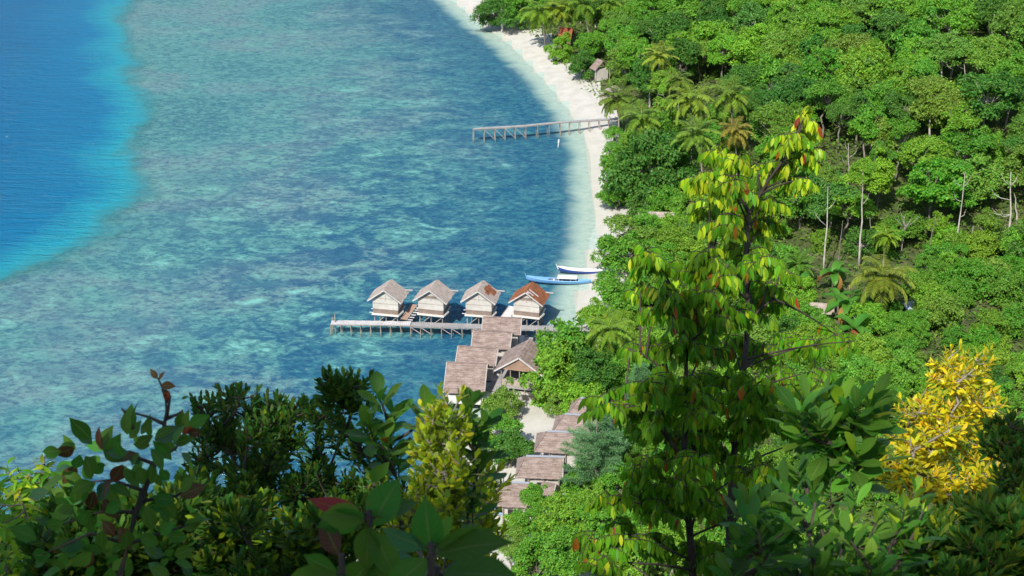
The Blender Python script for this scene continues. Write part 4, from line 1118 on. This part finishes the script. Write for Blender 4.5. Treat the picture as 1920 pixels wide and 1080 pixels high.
def shoot_shrub(name, label, cat, base_px, t, tips, spec, mats, stemmat='trunk_dark', stem_r=.022, seed=1):
    """many leafy shoots from one root; tips = list of (px, py, t); spec of the leaves at each shoot end"""
    rng = np.random.default_rng(seed); r0 = root_at(base_px, t); o = thing(name, label, cat, r0)
    st = MB(); lv = Leaves(); top = np.mean([D(*q) for q in tips], 0)
    fork = r0 + (top-r0)*.45; st.tube(curve(r0, fork, (.1, 0, .05)) - r0, [stem_r*1.5, stem_r*1.4, stem_r*1.3, stem_r*1.2, stem_r*1.1, stem_r], 6)
    grown = [r0 + (fork-r0)*u for u in np.linspace(.4, 1, 7)]
    for q in sorted(tips, key=lambda q: -q[1]):
        e = D(*q) - np.array((0, 0, .75*spec['len'])); g_ = np.array(grown); dd = e - g_; cost = np.linalg.norm(dd, axis=1) + np.where(dd[:, 2] < .12, 3, 0) + .5*np.hypot(dd[:, 0], dd[:, 1])
        a = g_[np.argmin(cost)]
        c = curve(a, e, np.array((0, 0, -.22*np.hypot(e[0]-a[0], e[1]-a[1]))) + rng.normal(size=3)*.04, 8); grown += [c[3], c[5]]
        st.tube(c - r0, [stem_r*.5*(1-.75*i/7) for i in range(8)], 5, False)
        ends = [(e, unit(unit(c[-1]-c[-3]) + np.array((0, 0, spec.get('erect', .6)))), 1.0)]
        for j in range(spec.get('sub', 0)):
            u = rng.uniform(.1, .8); i0 = min(6, int(2 + u*5)); p = c[i0] + (c[i0+1]-c[i0])*rng.random()
            az = rng.uniform(0, 6.28); out = np.array((math.cos(az), math.sin(az), rng.uniform(.5, 2.0))); e2 = p + unit(out)*spec['span']*rng.uniform(.8, 1.7); e2[2] = min(e2[2], e[2] - .02)
            q2 = curve(p, e2, (0, 0, -.04), 4); st.tube(q2 - r0, [.006, .005, .004, .003], 4, False)
            ends.append((e2, unit(unit(out) + np.array((0, 0, .5*spec.get('erect', .6)))), .9))
        for (e, tan, sc_) in ends:
            n = int(rng.integers(*spec['n'])); ph = rng.uniform(0, 6.28); span = spec['span']
            x = unit(np.cross(tan, (.3, .9, .1))); y = np.cross(tan, x)
            for i in range(n):
                u = i/max(1, n-1); az = ph + i*2.4; rad = x*math.cos(az)+y*math.sin(az)
                p = e - tan*span*(1-u)
                op = spec['open'][0]*(1-u) + spec['open'][1]*u
                d = tan*math.cos(op) + rad*math.sin(op) + rng.normal(size=3)*.12
                L = sc_*spec['len']*rng.uniform(.65, 1.15)*(1-.25*u)
                mi = 0; rr = rng.random(); acc = 0
                for k, pr in enumerate(spec.get('mix', ()), 1):
                    acc += pr
                    if rr < acc: mi = k; break
                lv.add(p - r0, d, tan*.9 - rad*.45 + rng.normal(size=3)*.15, L, L*spec['asp']*rng.uniform(.85, 1.15), spec.get('droop', .12)+rng.uniform(-.05, .1), mi)
    st.build('stem', M[stemmat], o, True); lv.build('foliage', spec['tmpl'], [M[k] for k in mats], o); return o

def fill_tips(x0, x1, top, t0, t1, n, seed, bottom=1110, pw=1.0):
    rng = np.random.default_rng(seed); out = []
    xs = [a for a, b in top]; ys = [b for a, b in top]
    for k in range(n):
        x = rng.uniform(x0, x1); ty = float(np.interp(x, xs, ys)); y = ty + (bottom-ty)*rng.random()**pw
        out.append((x, y, rng.uniform(t0, t1)))
    return out
M['dk'] = foliage('dark_shrub_leaf', (.05, .14, .018), .35, .4, .5, .22)
M['dk2'] = foliage('olive_shrub_leaf', (.13, .20, .018), .4, .35, .5, .25)
M['yg'] = foliage('yellow_green_leaf', (.30, .42, .018), .45, .3, .4, .3)
M['gloss'] = foliage('glossy_big_leaf', (.065, .20, .020), .38, .25, .42, .2, veins=True)
M['gloss2'] = foliage('mid_green_big_leaf', (.12, .29, .022), .4, .3, .42, .22, veins=True)
M['red'] = foliage('red_leaf', (.36, .03, .02), .35, .3, .35, .4, veins=True)
M['orange'] = foliage('orange_leaf', (.45, .17, .02), .35, .3, .4, .4)
M['brownleaf'] = foliage('brown_leaf', (.12, .055, .02), .25, .3, .5, .3, veins=True)
M['gold'] = foliage('golden_leaf', (.74, .60, .018), .4, .18, .4, .3)
M['gold2'] = foliage('green_gold_leaf', (.46, .48, .02), .4, .3, .4, .3)
M['drape'] = foliage('drooping_green_leaf', (.15, .35, .018), .45, .35, .4, .3)
M['drape_y'] = foliage('young_yellow_green_leaf', (.50, .64, .03), .45, .22, .36, .4)
M['teal'] = foliage('bluish_green_leaf', (.05, .16, .05), .3, .35, .35, .5, veins=True)

SMALL = dict(sub=4, tmpl=TUFT, n=(12, 18), span=.11, open=(1.0, .15), len=.085, asp=.33, erect=.9, mix=(.22, .02), droop=.05)
# A: dark small leaved shrubs against the reef
shoot_shrub('dark_shrub', 'dark small leaved shrub with upright tips next to the red leaved sapling', 'shrub', 440, 9,
    [(395, 730, 9), (410, 722, 9.2), (432, 716, 9), (447, 712, 8.8), (388, 752, 9), (462, 748, 9.2), (420, 760, 8.9)] + fill_tips(375, 500, [(370, 830), (390, 770), (450, 750), (500, 790)], 8.6, 10, 52, 11), SMALL, ('dk', 'dk2', 'brownleaf'), seed=3)
shoot_shrub('dark_shrub', 'dark dense shrub between the upright tipped one and the tallest of the row', 'shrub', 540, 9,
    [(482, 738, 9), (500, 732, 9), (515, 728, 9.2), (530, 745, 9), (548, 738, 8.8), (565, 735, 9), (580, 742, 9)] + fill_tips(470, 610, [(470, 770), (520, 750), (610, 760)], 8.6, 10.2, 60, 12), SMALL, ('dk', 'dk2', 'yg'), seed=4)
shoot_shrub('dark_shrub', 'tallest dark shrub of the row, its two top shoots stand before the blue water', 'shrub', 640, 8.6,
    [(618, 680, 8.6), (630, 690, 8.5), (645, 690, 8.5), (657, 688, 8.7), (665, 695, 8.6), (612, 715, 8.6), (640, 725, 8.6), (655, 735, 8.6), (600, 745, 8.8)] + fill_tips(590, 760, [(590, 780), (640, 745), (700, 770), (760, 800)], 8.2, 9.8, 68, 13), SMALL, ('dk', 'dk2', 'yg'), seed=5)
# B: broad leaved sapling
RO = dict(tmpl=OBOV, n=(9, 13), span=.12, open=(1.25, .35), len=.155, asp=.46, erect=.9, mix=(.3, .03), droop=.12)
shoot_shrub('broad_leaved_sapling', 'sapling with broad spoon shaped leaves standing before the water left of the yellow green shrub', 'sapling', 700, 7,
    [(709, 700, 7), (738, 735, 7.1), (690, 752, 7), (722, 782, 7), (800, 722, 7.1), (745, 812, 7.2)], RO, ('gloss', 'gloss2', 'orange'), seed=6)
shoot_shrub('broad_leaved_sapling', 'sapling with dark spoon shaped leaves and one orange leaf hiding the nearest stilt hut', 'sapling', 885, 7,
    [(880, 715, 7), (868, 740, 7), (906, 748, 7), (888, 778, 7), (895, 822, 7), (868, 862, 7), (885, 895, 7)], RO, ('gloss', 'dk', 'orange'), seed=7)
# J: yellow green shrub
JS = dict(sub=2, tmpl=OBOV, n=(9, 13), span=.085, open=(1.1, .3), len=.066, asp=.42, erect=.8, mix=(.28, .18), droop=.08)
shoot_shrub('yellow_green_shrub', 'sunlit yellow green shrub in front of the sand and hut roofs', 'shrub', 820, 6.6,
    [(825, 708, 6.5), (815, 735, 6.5), (835, 738, 6.6), (800, 758, 6.5), (846, 765, 6.5), (858, 790, 6.6), (786, 792, 6.6)] + fill_tips(772, 870, [(765, 850), (800, 765), (825, 725), (845, 770), (880, 860)], 6.3, 6.8, 46, 14, 960), JS, ('yg', 'dk2', 'gold2'), 'trunk_grey', .012, seed=8)
shoot_shrub('yellow_green_shrub', 'narrow leaved yellow green bush below the sunlit shrub, above the big glossy leaves', 'shrub', 830, 8.5,
    fill_tips(725, 925, [(725, 870), (800, 860), (925, 850)], 8, 9, 65, 15, 1090), dict(SMALL, len=.095, asp=.28, n=(12, 18), mix=(.2, .3)), ('yg', 'dk2', 'gold2'), 'trunk_grey', .012, seed=9)
# C: very near glossy leaves
def near_sapling(label, base_px, t, sprays, leaves, mats, seed, tm=BIG):
    r0 = root_at(base_px, t); o = thing('glossy_leaved_sapling', label, 'sapling', r0); st = MB(); lv = Leaves(); rng = np.random.default_rng(seed)
    tips = [D(*q) for q in sprays]
    for e in tips:
        c = curve(r0, e, (rng.uniform(-.05, .05), 0, 0), 9); st.tube(c - r0, [.016*(1-.6*i/8) for i in range(9)], 7)
    right = np.array((1., 0, 0)); up = np.array((0, S24, C24)); fw = np.array((0, C24, -S24))
    for (k, ang, depth, L, asp, mi, roll) in leaves:
        a = math.radians(ang); d = right*math.cos(a) + up*math.sin(a) + fw*depth
        nrm = -fw*math.cos(math.radians(roll)) + (up*math.cos(a) - right*math.sin(a))*math.sin(math.radians(roll)) + up*.35
        pet = unit(d)*.012; b = tips[k] - np.array((0, 0, rng.uniform(0, .05)))
        st.tube([b - r0, b + pet - r0], [.004, .003], 5, False)
        lv.add(b + pet - r0, d, nrm, L, L*asp, rng.uniform(.08, .22), mi)
    st.build('stem', M['trunk_dark'], o, True); lv.build('foliage', tm, [M[m] for m in mats], o); return o
near_sapling('very near sapling with one crimson leaf among big dark glossy leaves', 705, 3.4, [(692, 958, 3.4), (700, 1030, 3.45), (640, 1040, 3.4)],
    [(0, 62, -.2, .125, .62, 0, 10), (0, 25, .3, .11, .6, 0, 40), (0, 172, -.2, .10, .62, 1, -15), (0, 200, .1, .12, .5, 0, 30), (0, 158, .2, .145, .34, 2, -30), (0, 300, -.2, .12, .5, 0, 10), (0, 265, .1, .11, .55, 0, -10),
     (1, 290, -.3, .15, .6, 0, 0), (1, 235, -.1, .13, .6, 0, 20), (1, 340, 0, .12, .55, 3, 35), (2, 190, -.1, .13, .5, 1, 10), (2, 255, .1, .12, .6, 0, 0), (2, 120, .3, .10, .5, 4, 20), (2, 160, .2, .09, .55, 0, 35)], ('gloss', 'gloss2', 'red', 'teal', 'brownleaf'), 1)
near_sapling('very near sapling with a big oval leaf pointing at the sand path boat', 815, 3.2, [(808, 1018, 3.2), (820, 1062, 3.25)],
    [(0, 96, -.15, .125, .52, 0, 8), (0, 18, -.25, .165, .48, 0, 38), (0, 12, .2, .13, .4, 0, -40), (0, 165, .2, .11, .45, 3, 45), (0, 220, -.2, .12, .55, 0, 10), (1, 8, -.3, .17, .6, 0, 50), (1, 330, -.1, .14, .55, 3, 40), (1, 190, -.2, .13, .55, 0, 20),
     (1, 260, 0, .12, .6, 0, 0), (0, 60, .4, .08, .4, 1, 10), (1, 40, .3, .10, .45, 3, 55)], ('gloss', 'gloss2', 'red', 'teal'), 2)
# D: red tipped sapling with bare twigs
def sparse_sapling():
    t = 6.0; r0 = root_at(255, t); o = thing('red_leaved_sapling', 'thin dark sapling with bare twigs and a few red leaves standing alone before the reef', 'sapling', r0)
    st = MB(); lv = Leaves(); rng = np.random.default_rng(9)
    def br(pts, r): 
        q = [D(a, b, t+c) - r0 for a, b, c in pts]; st.tube(q, [r*(1-.65*i/(len(q)-1)) for i in range(len(q))], 6); return q
    trunk = [r0*0] + [D(a, b, t) - r0 for a, b in ((225, 1080), (255, 960), (290, 870), (308, 800), (312, 770), (310, 740), (296, 708))]
    st.tube(trunk, [.018, .013, .012, .010, .008, .005, .004, .003], 6)
    for pts in (((308, 795, 0), (280, 782, .1), (228, 768, .2)), ((311, 785, 0), (330, 778, 0), (342, 770, .1)), ((312, 788, 0), (318, 750, 0), (316, 738, 0)), ((250, 805, .1), (238, 780, .1), (228, 765, .1)),
                ((290, 870, 0), (235, 850, .2), (160, 835, .3)), ((290, 868, 0), (330, 840, .1), (345, 810, .1)), ((270, 920, 0), (210, 900, .1), (150, 905, .2)), ((255, 960, 0), (190, 960, 0), (110, 985, .1)), ((262, 940, 0), (330, 930, .1), (370, 905, .1)),
                ((240, 1020, 0), (170, 1000, -.1), (80, 1040, -.2)), ((240, 1020, 0), (300, 1000, 0), (350, 985, 0))): br(pts, .008)
    def lf(a, b, dt, ang, L, asp, m, droop=.2):
        an = math.radians(ang); d = np.array((math.cos(an), rng.uniform(-.3, .3), math.sin(an)))
        lv.add(D(a, b, t+dt)-r0, d, np.array((-math.sin(an)*.4, -.75, .6)) + rng.normal(size=3)*.3, L, L*asp, droop, m)
    for q in ((296, 710, 0, 130, .05, .5, 3), (298, 712, 0, 60, .04, .5, 3), (302, 722, 0, 5, .06, .55, 3), (302, 730, 0, -30, .055, .5, 3), (310, 752, 0, 70, .05, .4, 2), (318, 752, 0, 120, .045, .4, 2), (320, 752, 0, 200, .03, .5, 3), (340, 748, 0, 20, .03, .4, 0)): lf(*q)
    cl = ((165, 828, 150), (180, 832, 20), (190, 838, 100), (200, 845, 60), (140, 830, 175), (120, 845, 200), (232, 818, 80), (242, 805, 95), (250, 830, 30), (272, 820, 70), (285, 825, 20), (290, 838, -20), (262, 850, 200), (230, 860, 120), (195, 865, 240), (155, 858, 260), (225, 880, 250), (250, 878, 300), (285, 872, 250),
          (300, 880, 290), (210, 895, 250), (180, 900, 190), (150, 905, 260), (140, 870, 250), (115, 905, 200), (95, 915, 180), (170, 920, 250), (200, 930, 290), (225, 935, 200), (330, 838, 60), (345, 812, 90), (350, 806, 20), (300, 935, 280), (335, 925, 30), (270, 945, 290), (130, 950, 210), (160, 960, 250), (110, 985, 200), (190, 985, 280), (140, 1010, 230), (90, 1040, 190),
          (60, 1010, 160), (230, 990, 300), (260, 1010, 320), (310, 1000, 20), (345, 985, 40), (170, 1040, 210), (120, 1060, 200), (210, 1060, 280), (280, 1060, 330), (330, 1050, 10))
    for (a, b, g) in cl:
        for k in range(2):
            m = 0 if rng.random() < .72 else (1 if rng.random() < .6 else 3); lf(a+rng.uniform(-9, 9), b+rng.uniform(-9, 9), rng.uniform(-.3, .3), g+rng.uniform(-35, 35), rng.uniform(.075, .115), .55, m)
    for _ in range(70):
        lf(rng.uniform(100, 345), rng.uniform(835, 1070), rng.uniform(-.1, .5), rng.uniform(120, 330), rng.uniform(.06, .10), .5, 0 if rng.random() < .75 else 1)
    lf(345, 815, 0, 60, .06, .7, 2); lf(352, 812, 0, 10, .055, .7, 3)
    st.build('stem', M['trunk_dark'], o, True); lv.build('foliage', OVAL, [M['gloss'], M['teal'], M['red'], M['brownleaf']], o)
sparse_sapling()
# E: sunlit hanging leaves at the left border and dark fill below
HANG = dict(sub=2, tmpl=LANCE, n=(9, 13), span=.2, open=(1.9, 1.3), len=.17, asp=.27, erect=1.2, mix=(.3, .04), droop=.3)
shoot_shrub('hanging_leaved_shrub', 'shrub with hanging yellow green leaves in the bottom corner below the reef', 'shrub', 40, 10,
    [(8, 838, 10), (28, 845, 10), (75, 838, 10), (92, 850, 10), (50, 870, 10.1)] + fill_tips(-60, 120, [(-60, 880), (0, 870), (100, 880), (120, 930)], 9.5, 11, 60, 16), HANG, ('drape', 'drape_y', 'gold2'), 'trunk_grey', seed=10)
shoot_shrub('dark_undershrub', 'dark narrow leaved undershrub below the red leaved sapling', 'shrub', 230, 8,
    fill_tips(60, 420, [(60, 940), (130, 890), (200, 930), (270, 880), (330, 860), (420, 850)], 7.4, 9, 95, 17), dict(SMALL, len=.12, n=(16, 24)), ('dk', 'dk2', 'yg'), seed=11)
shoot_shrub('dark_undershrub', 'dark narrow leaved undershrub beneath the row of dark shrubs, speckled with yellow leaves', 'shrub', 520, 7.5,
    fill_tips(400, 660, [(400, 930), (520, 900), (660, 930)], 7, 8.4, 65, 18), dict(SMALL, len=.10, n=(18, 26), mix=(.3, .1)), ('dk', 'dk2', 'yg'), seed=12)
# F: tall tree with drooping leaves
def drooping_tree(label, trunks, clusters, t, seed):
    rng = np.random.default_rng(seed); r0 = root_at(trunks[0][0][0], t); o = thing('drooping_leaved_tree', label, 'tree', r0); st = MB(); lv = Leaves(); nodes_ = []
    for k, tr in enumerate(trunks):
        q = [D(a, b, t) for a, b in tr]
        if k == 0: q = [r0] + q
        rad = np.linspace(.042 if k == 0 else .02, .006, len(q)); st.tube([p - r0 for p in q], list(rad), 7)
        for a, b in zip(q[:-1], q[1:]): nodes_ += [a + (b-a)*u for u in np.linspace(0, 1, 8)]
    nodes_ = np.array(nodes_)
    clusters = clusters + [(rng.uniform(max(1205, trunks[0][1][0]-170), trunks[0][1][0]+170), rng.uniform(720, 1080), 36) for _ in range(14)]
    for (cx, cyy, wpx) in clusters:
        dt = rng.uniform(-.7, .7); c = D(cx, cyy - 10, t+dt); R = wpx*t/FPX
        low = nodes_[np.argmin(np.linalg.norm((nodes_ - c)*np.array((1, 1, 1)) + np.array((0, 0, .35)), axis=1))]
        st.tube(curve(low, c, (0, 0, .06), 6) - r0, [.012, .011, .010, .008, .006, .005], 5, False)
        nt_ = max(6, int(wpx/(2.3 if cyy < 560 else 2.4))); top = max(0, 1 - (cyy-210)/420)
        for j in range(nt_):
            az = rng.uniform(0, 6.28); h = np.array((math.cos(az), math.sin(az), rng.uniform(-.15, .3))); Lt = R*rng.uniform(.7, 1.3); a = c + rng.normal(size=3)*np.array((.3, .3, .25))*R
            tw = curve(a, a + h*Lt, (0, 0, .10*Lt), 7); tw[:, 2] -= np.linspace(0, 1, 7)**2*Lt*.25
            st.tube(tw - r0, [.005, .0045, .004, .0035, .003, .0025, .002], 4, False)
            n = int(rng.integers(12, 18)); side = unit(np.array((-h[1], h[0], 0)))
            for i in range(n):
                u = (i+.5)/n; p = tw[min(5, int(u*6))] + (tw[min(6, int(u*6)+1)]-tw[min(5, int(u*6))])*(u*6 % 1)
                sgn = 1 if i % 2 else -1; d = side*sgn*.28 + h*.22 + np.array((0, 0, -1.)) + rng.normal(size=3)*.12
                L = rng.uniform(.095, .14); r = rng.random(); young = u > .5
                mi = 2 if (u > .8 and r < .03 + .06*top) else 3 if (u > .78 and r < .06 + .07*top) else 1 if r < .08 + .60*top else 0
                lv.add(p - r0, d, side*sgn*.5 + np.array((0, -.35, .25)) + rng.normal(size=3)*.35, L, L*rng.uniform(.28, .36), rng.uniform(-.05, .25), mi)
    st.build('trunk', M['trunk_dark'], o, True); lv.build('foliage', LANCE, [M['drape'], M['drape_y'], M['red'], M['orange']], o); return o
drooping_tree('tall slender tree with drooping yellow green leaves and red young shoots before the forest',
    [[(1368, 1010), (1372, 900), (1385, 760), (1400, 640), (1402, 560), (1398, 480), (1405, 400), (1440, 340), (1480, 285), (1505, 235)], [(1405, 400), (1380, 350), (1355, 300)], [(1400, 560), (1350, 500), (1330, 480)], [(1402, 600), (1450, 560)]],
    [(1510, 228, 22), (1500, 250, 30), (1480, 268, 30), (1512, 290, 24), (1490, 312, 30), (1352, 298, 32), (1385, 305, 24), (1330, 345, 32), (1365, 352, 34), (1420, 330, 36), (1450, 322, 24), (1490, 348, 28), (1512, 345, 18), (1390, 385, 44), (1330, 395, 32), (1440, 385, 34), (1350, 425, 34), (1400, 435, 40), (1440, 425, 26),
     (1385, 480, 40), (1420, 495, 34), (1395, 535, 38), (1440, 540, 30), (1465, 515, 26), (1430, 580, 34), (1385, 590, 34), (1470, 560, 18), (1370, 650, 44), (1420, 660, 36), (1475, 645, 34), (1530, 655, 30), (1570, 640, 30), (1595, 650, 18), (1350, 720, 44), (1410, 730, 40), (1470, 705, 38), (1530, 705, 34), (1330, 790, 44), (1400, 800, 40), (1460, 790, 36), (1340, 870, 40), (1400, 890, 38), (1350, 960, 40)], 15, 31)
drooping_tree('shorter tree with drooping leaves between the palm and the tall drooping leaf tree',
    [[(1300, 1070), (1290, 960), (1282, 860), (1288, 740), (1285, 640), (1270, 560), (1225, 490)], [(1285, 680), (1320, 560), (1332, 490)], [(1282, 860), (1220, 780), (1150, 755)], [(1288, 740), (1240, 690), (1200, 660)]],
    [(1215, 482, 24), (1202, 500, 20), (1235, 510, 26), (1330, 490, 30), (1312, 510, 28), (1350, 520, 28), (1200, 548, 24), (1245, 555, 30), (1290, 545, 36), (1330, 560, 36), (1265, 590, 36), (1225, 590, 26), (1310, 610, 36), (1350, 600, 30), (1195, 655, 26), (1235, 655, 28), (1285, 650, 38), (1325, 660, 34), (1182, 665, 16),
     (1140, 755, 30), (1172, 768, 30), (1120, 765, 16), (1225, 720, 36), (1285, 730, 40), (1230, 790, 34), (1275, 810, 40), (1250, 870, 36), (1300, 870, 38), (1260, 950, 42), (1200, 940, 36), (1150, 945, 28), (1310, 950, 36), (1170, 1010, 40), (1240, 1030, 42), (1300, 1040, 36), (1110, 1020, 30), (1130, 1065, 36)], 14, 32)
# G: big dark leaves on the right
GS = dict(tmpl=OBOV, n=(10, 15), span=.18, open=(1.2, .35), len=.21, asp=.40, erect=.7, mix=(.3, .05), droop=.15)
shoot_shrub('large_leaved_bush', 'bush with large dark paddle leaves between the drooping tree and the golden tree', 'bush', 1570, 7.5,
    [(1520, 700, 7.5), (1500, 720, 7.4), (1555, 690, 7.6), (1580, 705, 7.5), (1610, 705, 7.4), (1640, 700, 7.5), (1660, 725, 7.6), (1540, 740, 7.4), (1600, 750, 7.5), (1570, 780, 7.5), (1640, 760, 7.5), (1520, 780, 7.6), (1610, 800, 7.4), (1560, 830, 7.5), (1500, 830, 7.5), (1640, 820, 7.6)], GS, ('gloss', 'gloss2', 'yg'), seed=13)
shoot_shrub('large_leaved_bush', 'low dark bush of broad leaves at the bottom below the drooping tree', 'bush', 1450, 6.2,
    [(1400, 900, 6.2), (1440, 880, 6.2), (1480, 870, 6.3), (1420, 930, 6.1), (1530, 870, 6.3), (1460, 940, 6.2), (1510, 930, 6.2), (1390, 970, 6.2)] + fill_tips(1370, 1570, [(1370, 950), (1450, 920), (1570, 920)], 6, 6.8, 16, 19), dict(GS, len=.17, n=(9, 13)), ('gloss', 'dk', 'gloss2'), seed=14)
shoot_shrub('large_leaved_bush', 'dark bush with bright new shoots right of the bottom broad leaf bush', 'bush', 1600, 6.6,
    [(1575, 930, 6.6), (1610, 900, 6.6), (1720, 880, 6.7), (1740, 905, 6.6), (1700, 910, 6.5), (1650, 930, 6.6)] + fill_tips(1540, 1720, [(1540, 960), (1620, 940), (1720, 930)], 6.2, 7, 20, 20), dict(GS, len=.15, asp=.34, n=(10, 14), mix=(.25, .08)), ('gloss', 'gloss2', 'yg'), seed=15)
# H: golden tree
HS = dict(sub=4, tmpl=LANCE, n=(10, 14), span=.22, open=(1.3, .4), len=.15, asp=.36, erect=.5, mix=(.40, .004, .12), droop=.15)
hg = shoot_shrub('golden_tree', 'golden yellow tree glowing among the dark bushes', 'tree', 1800, 18,
    [(1775, 645, 18), (1800, 640, 18), (1835, 650, 18), (1850, 668, 18.2), (1760, 680, 18), (1785, 690, 17.8), (1820, 690, 18), (1740, 710, 18), (1715, 735, 18), (1870, 745, 18.2)] + fill_tips(1650, 1880, [(1650, 850), (1700, 760), (1740, 715), (1790, 660), (1840, 670), (1880, 740)], 16.8, 19.2, 100, 21, 905, .9), HS, ('gold', 'gold2', 'orange', 'dk2'), 'trunk_grey', .04, seed=16)
# I: dark shrubs of the bottom right corner
shoot_shrub('dark_shrub', 'blackish small leaved shrub at the border beside the golden tree', 'shrub', 1900, 8.4,
    [(1880, 775, 8.4), (1900, 765, 8.4), (1915, 780, 8.5), (1870, 800, 8.3), (1890, 810, 8.4)] + fill_tips(1855, 1990, [(1855, 850), (1880, 800), (1990, 780)], 8, 9, 60, 22), dict(SMALL, n=(18, 26)), ('dk', 'dk2', 'brownleaf'), seed=17)
shoot_shrub('dark_undershrub', 'dark willow leaved undershrub filling the bottom below the golden tree', 'shrub', 1780, 7.4,
    fill_tips(1680, 1960, [(1680, 960), (1760, 930), (1850, 900), (1960, 900)], 7, 8, 75, 23), dict(SMALL, len=.13, asp=.24, n=(16, 24), mix=(.2, .05)), ('dk', 'dk2', 'yg'), seed=18)
shoot_shrub('dark_undershrub', 'dark fern like undershrub at the bottom between the near glossy leaves and the drooping trees', 'shrub', 1040, 8,
    fill_tips(930, 1200, [(930, 1075), (1000, 1055), (1080, 1050), (1200, 1085)], 7.6, 8.8, 40, 24, 1140), dict(HANG, len=.10, n=(12, 18)), ('dk', 'dk2', 'yg'), seed=19)

# the wood on the slope behind the viewpoint: its shade lies on the near plants
rngS = np.random.default_rng(3)
UA = np.array((math.cos(SUN_AZ), -math.sin(SUN_AZ), 0)); VA = np.cross(SUNV, UA); VA = VA*np.sign(VA[2])
def suncoord(p): return np.stack([p @ UA, p @ VA], -1)
# gaps cut into these unseen crowns along sun lines, lighting chosen near plants
GAP = []
def gap(x0, x1, y0, y1, t0, t1, n, r):
    for _ in range(n):
        q = suncoord(D(rngS.uniform(x0, x1), rngS.uniform(y0, y1), rngS.uniform(t0, t1))); GAP.append((q[0], q[1], r*rngS.uniform(.7, 1.2)))
gap(1180, 1560, 190, 590, 14, 16, 160, .30); gap(1160, 1240, 590, 690, 13.5, 14.5, 14, .2); gap(1640, 1890, 620, 900, 17, 19, 120, .34)
gap(770, 885, 690, 900, 6.3, 6.9, 40, .17); gap(730, 925, 850, 1000, 8, 9, 40, .18); gap(-40, 110, 830, 920, 9.5, 11, 16, .20)
gap(1110, 1200, 740, 800, 13.5, 15, 10, .2); gap(1100, 1200, 930, 1060, 13, 15, 14, .22); gap(-20, 60, 960, 1040, 9.5, 11, 6, .15)
gap(1400, 1620, 630, 700, 14, 16, 10, .2); gap(370, 760, 690, 1080, 8.3, 9.7, 60, .12); gap(1100, 1600, 620, 1080, 13.5, 15.5, 75, .15); gap(1380, 1900, 690, 1080, 6, 9, 150, .12); gap(60, 420, 780, 1080, 5.7, 8, 50, .11); gap(580, 950, 860, 1080, 3, 3.6, 14, .05); gap(1680, 1940, 880, 1080, 7, 8, 70, .10); gap(1860, 1920, 780, 1000, 8.2, 8.8, 20, .10); gap(120, 420, 860, 1080, 7.4, 9, 30, .12)
GAP = np.array(GAP)
for k, (u, v, s) in enumerate(((-14, 66.0, 1.5), (-9.5, 63.5, 1.45), (-7.2, 67.5, 1.3), (-4.6, 62.0, 1.25), (-3.2, 66.5, 1.3), (-.4, 63.0, 1.3), (-5.4, 58.5, 1.3), (-1.2, 58.8, 1.25), (2.6, 66.2, 1.2), (-10, 58.5, 1.35), (3.2, 61.5, 1.2), (-12.5, 61, 1.3), (0.6, 67, 1.2), (-3.9, 61.5, 1.3), (-2.4, 60.5, 1.3), (-3.0, 63.2, 1.2), (-5.2, 60.2, 1.2))):
    cm, tm, th, R = TREES[(k*3) % 10]
    q0 = UA*u + VA*v; tt = (-(10 + 2.6*(k % 3)) - q0[1])/SUNV[1]; c0 = q0 + SUNV*tt; x, y, zc = c0; g = gz(x, y)
    o = thing('hilltop_tree', 'tall hilltop tree behind the viewpoint, shading the near slope', 'tree', (x, y, g), 0, 'tall trees on the hilltop behind the viewpoint')
    V = np.empty(len(cm.vertices)*3, np.float32); cm.vertices.foreach_get('co', V); V = V.reshape(-1, 4, 3)*s
    uv = suncoord(V.mean(1) + np.array((x, y, zc))); keep = np.ones(len(V), bool)
    for a, b, r in GAP: keep &= (uv[:, 0]-a)**2 + (uv[:, 1]-b)**2 > r*r
    V = V[keep]
    c = put('crown', np_mesh('crown', V.reshape(-1, 3), np.arange(len(V)*4).reshape(-1, 4), M['leaf']), o)
    c.location = (0, 0, zc-g); c.color = (*GREENS['dark green'], 1)
    MB().tube([(0, 0, -1), (.3, .2, (zc-g)*.5), (0, 0, zc-g)], [.30, .2, .06], 8).build('trunk', M['trunk_grey'], o, True)
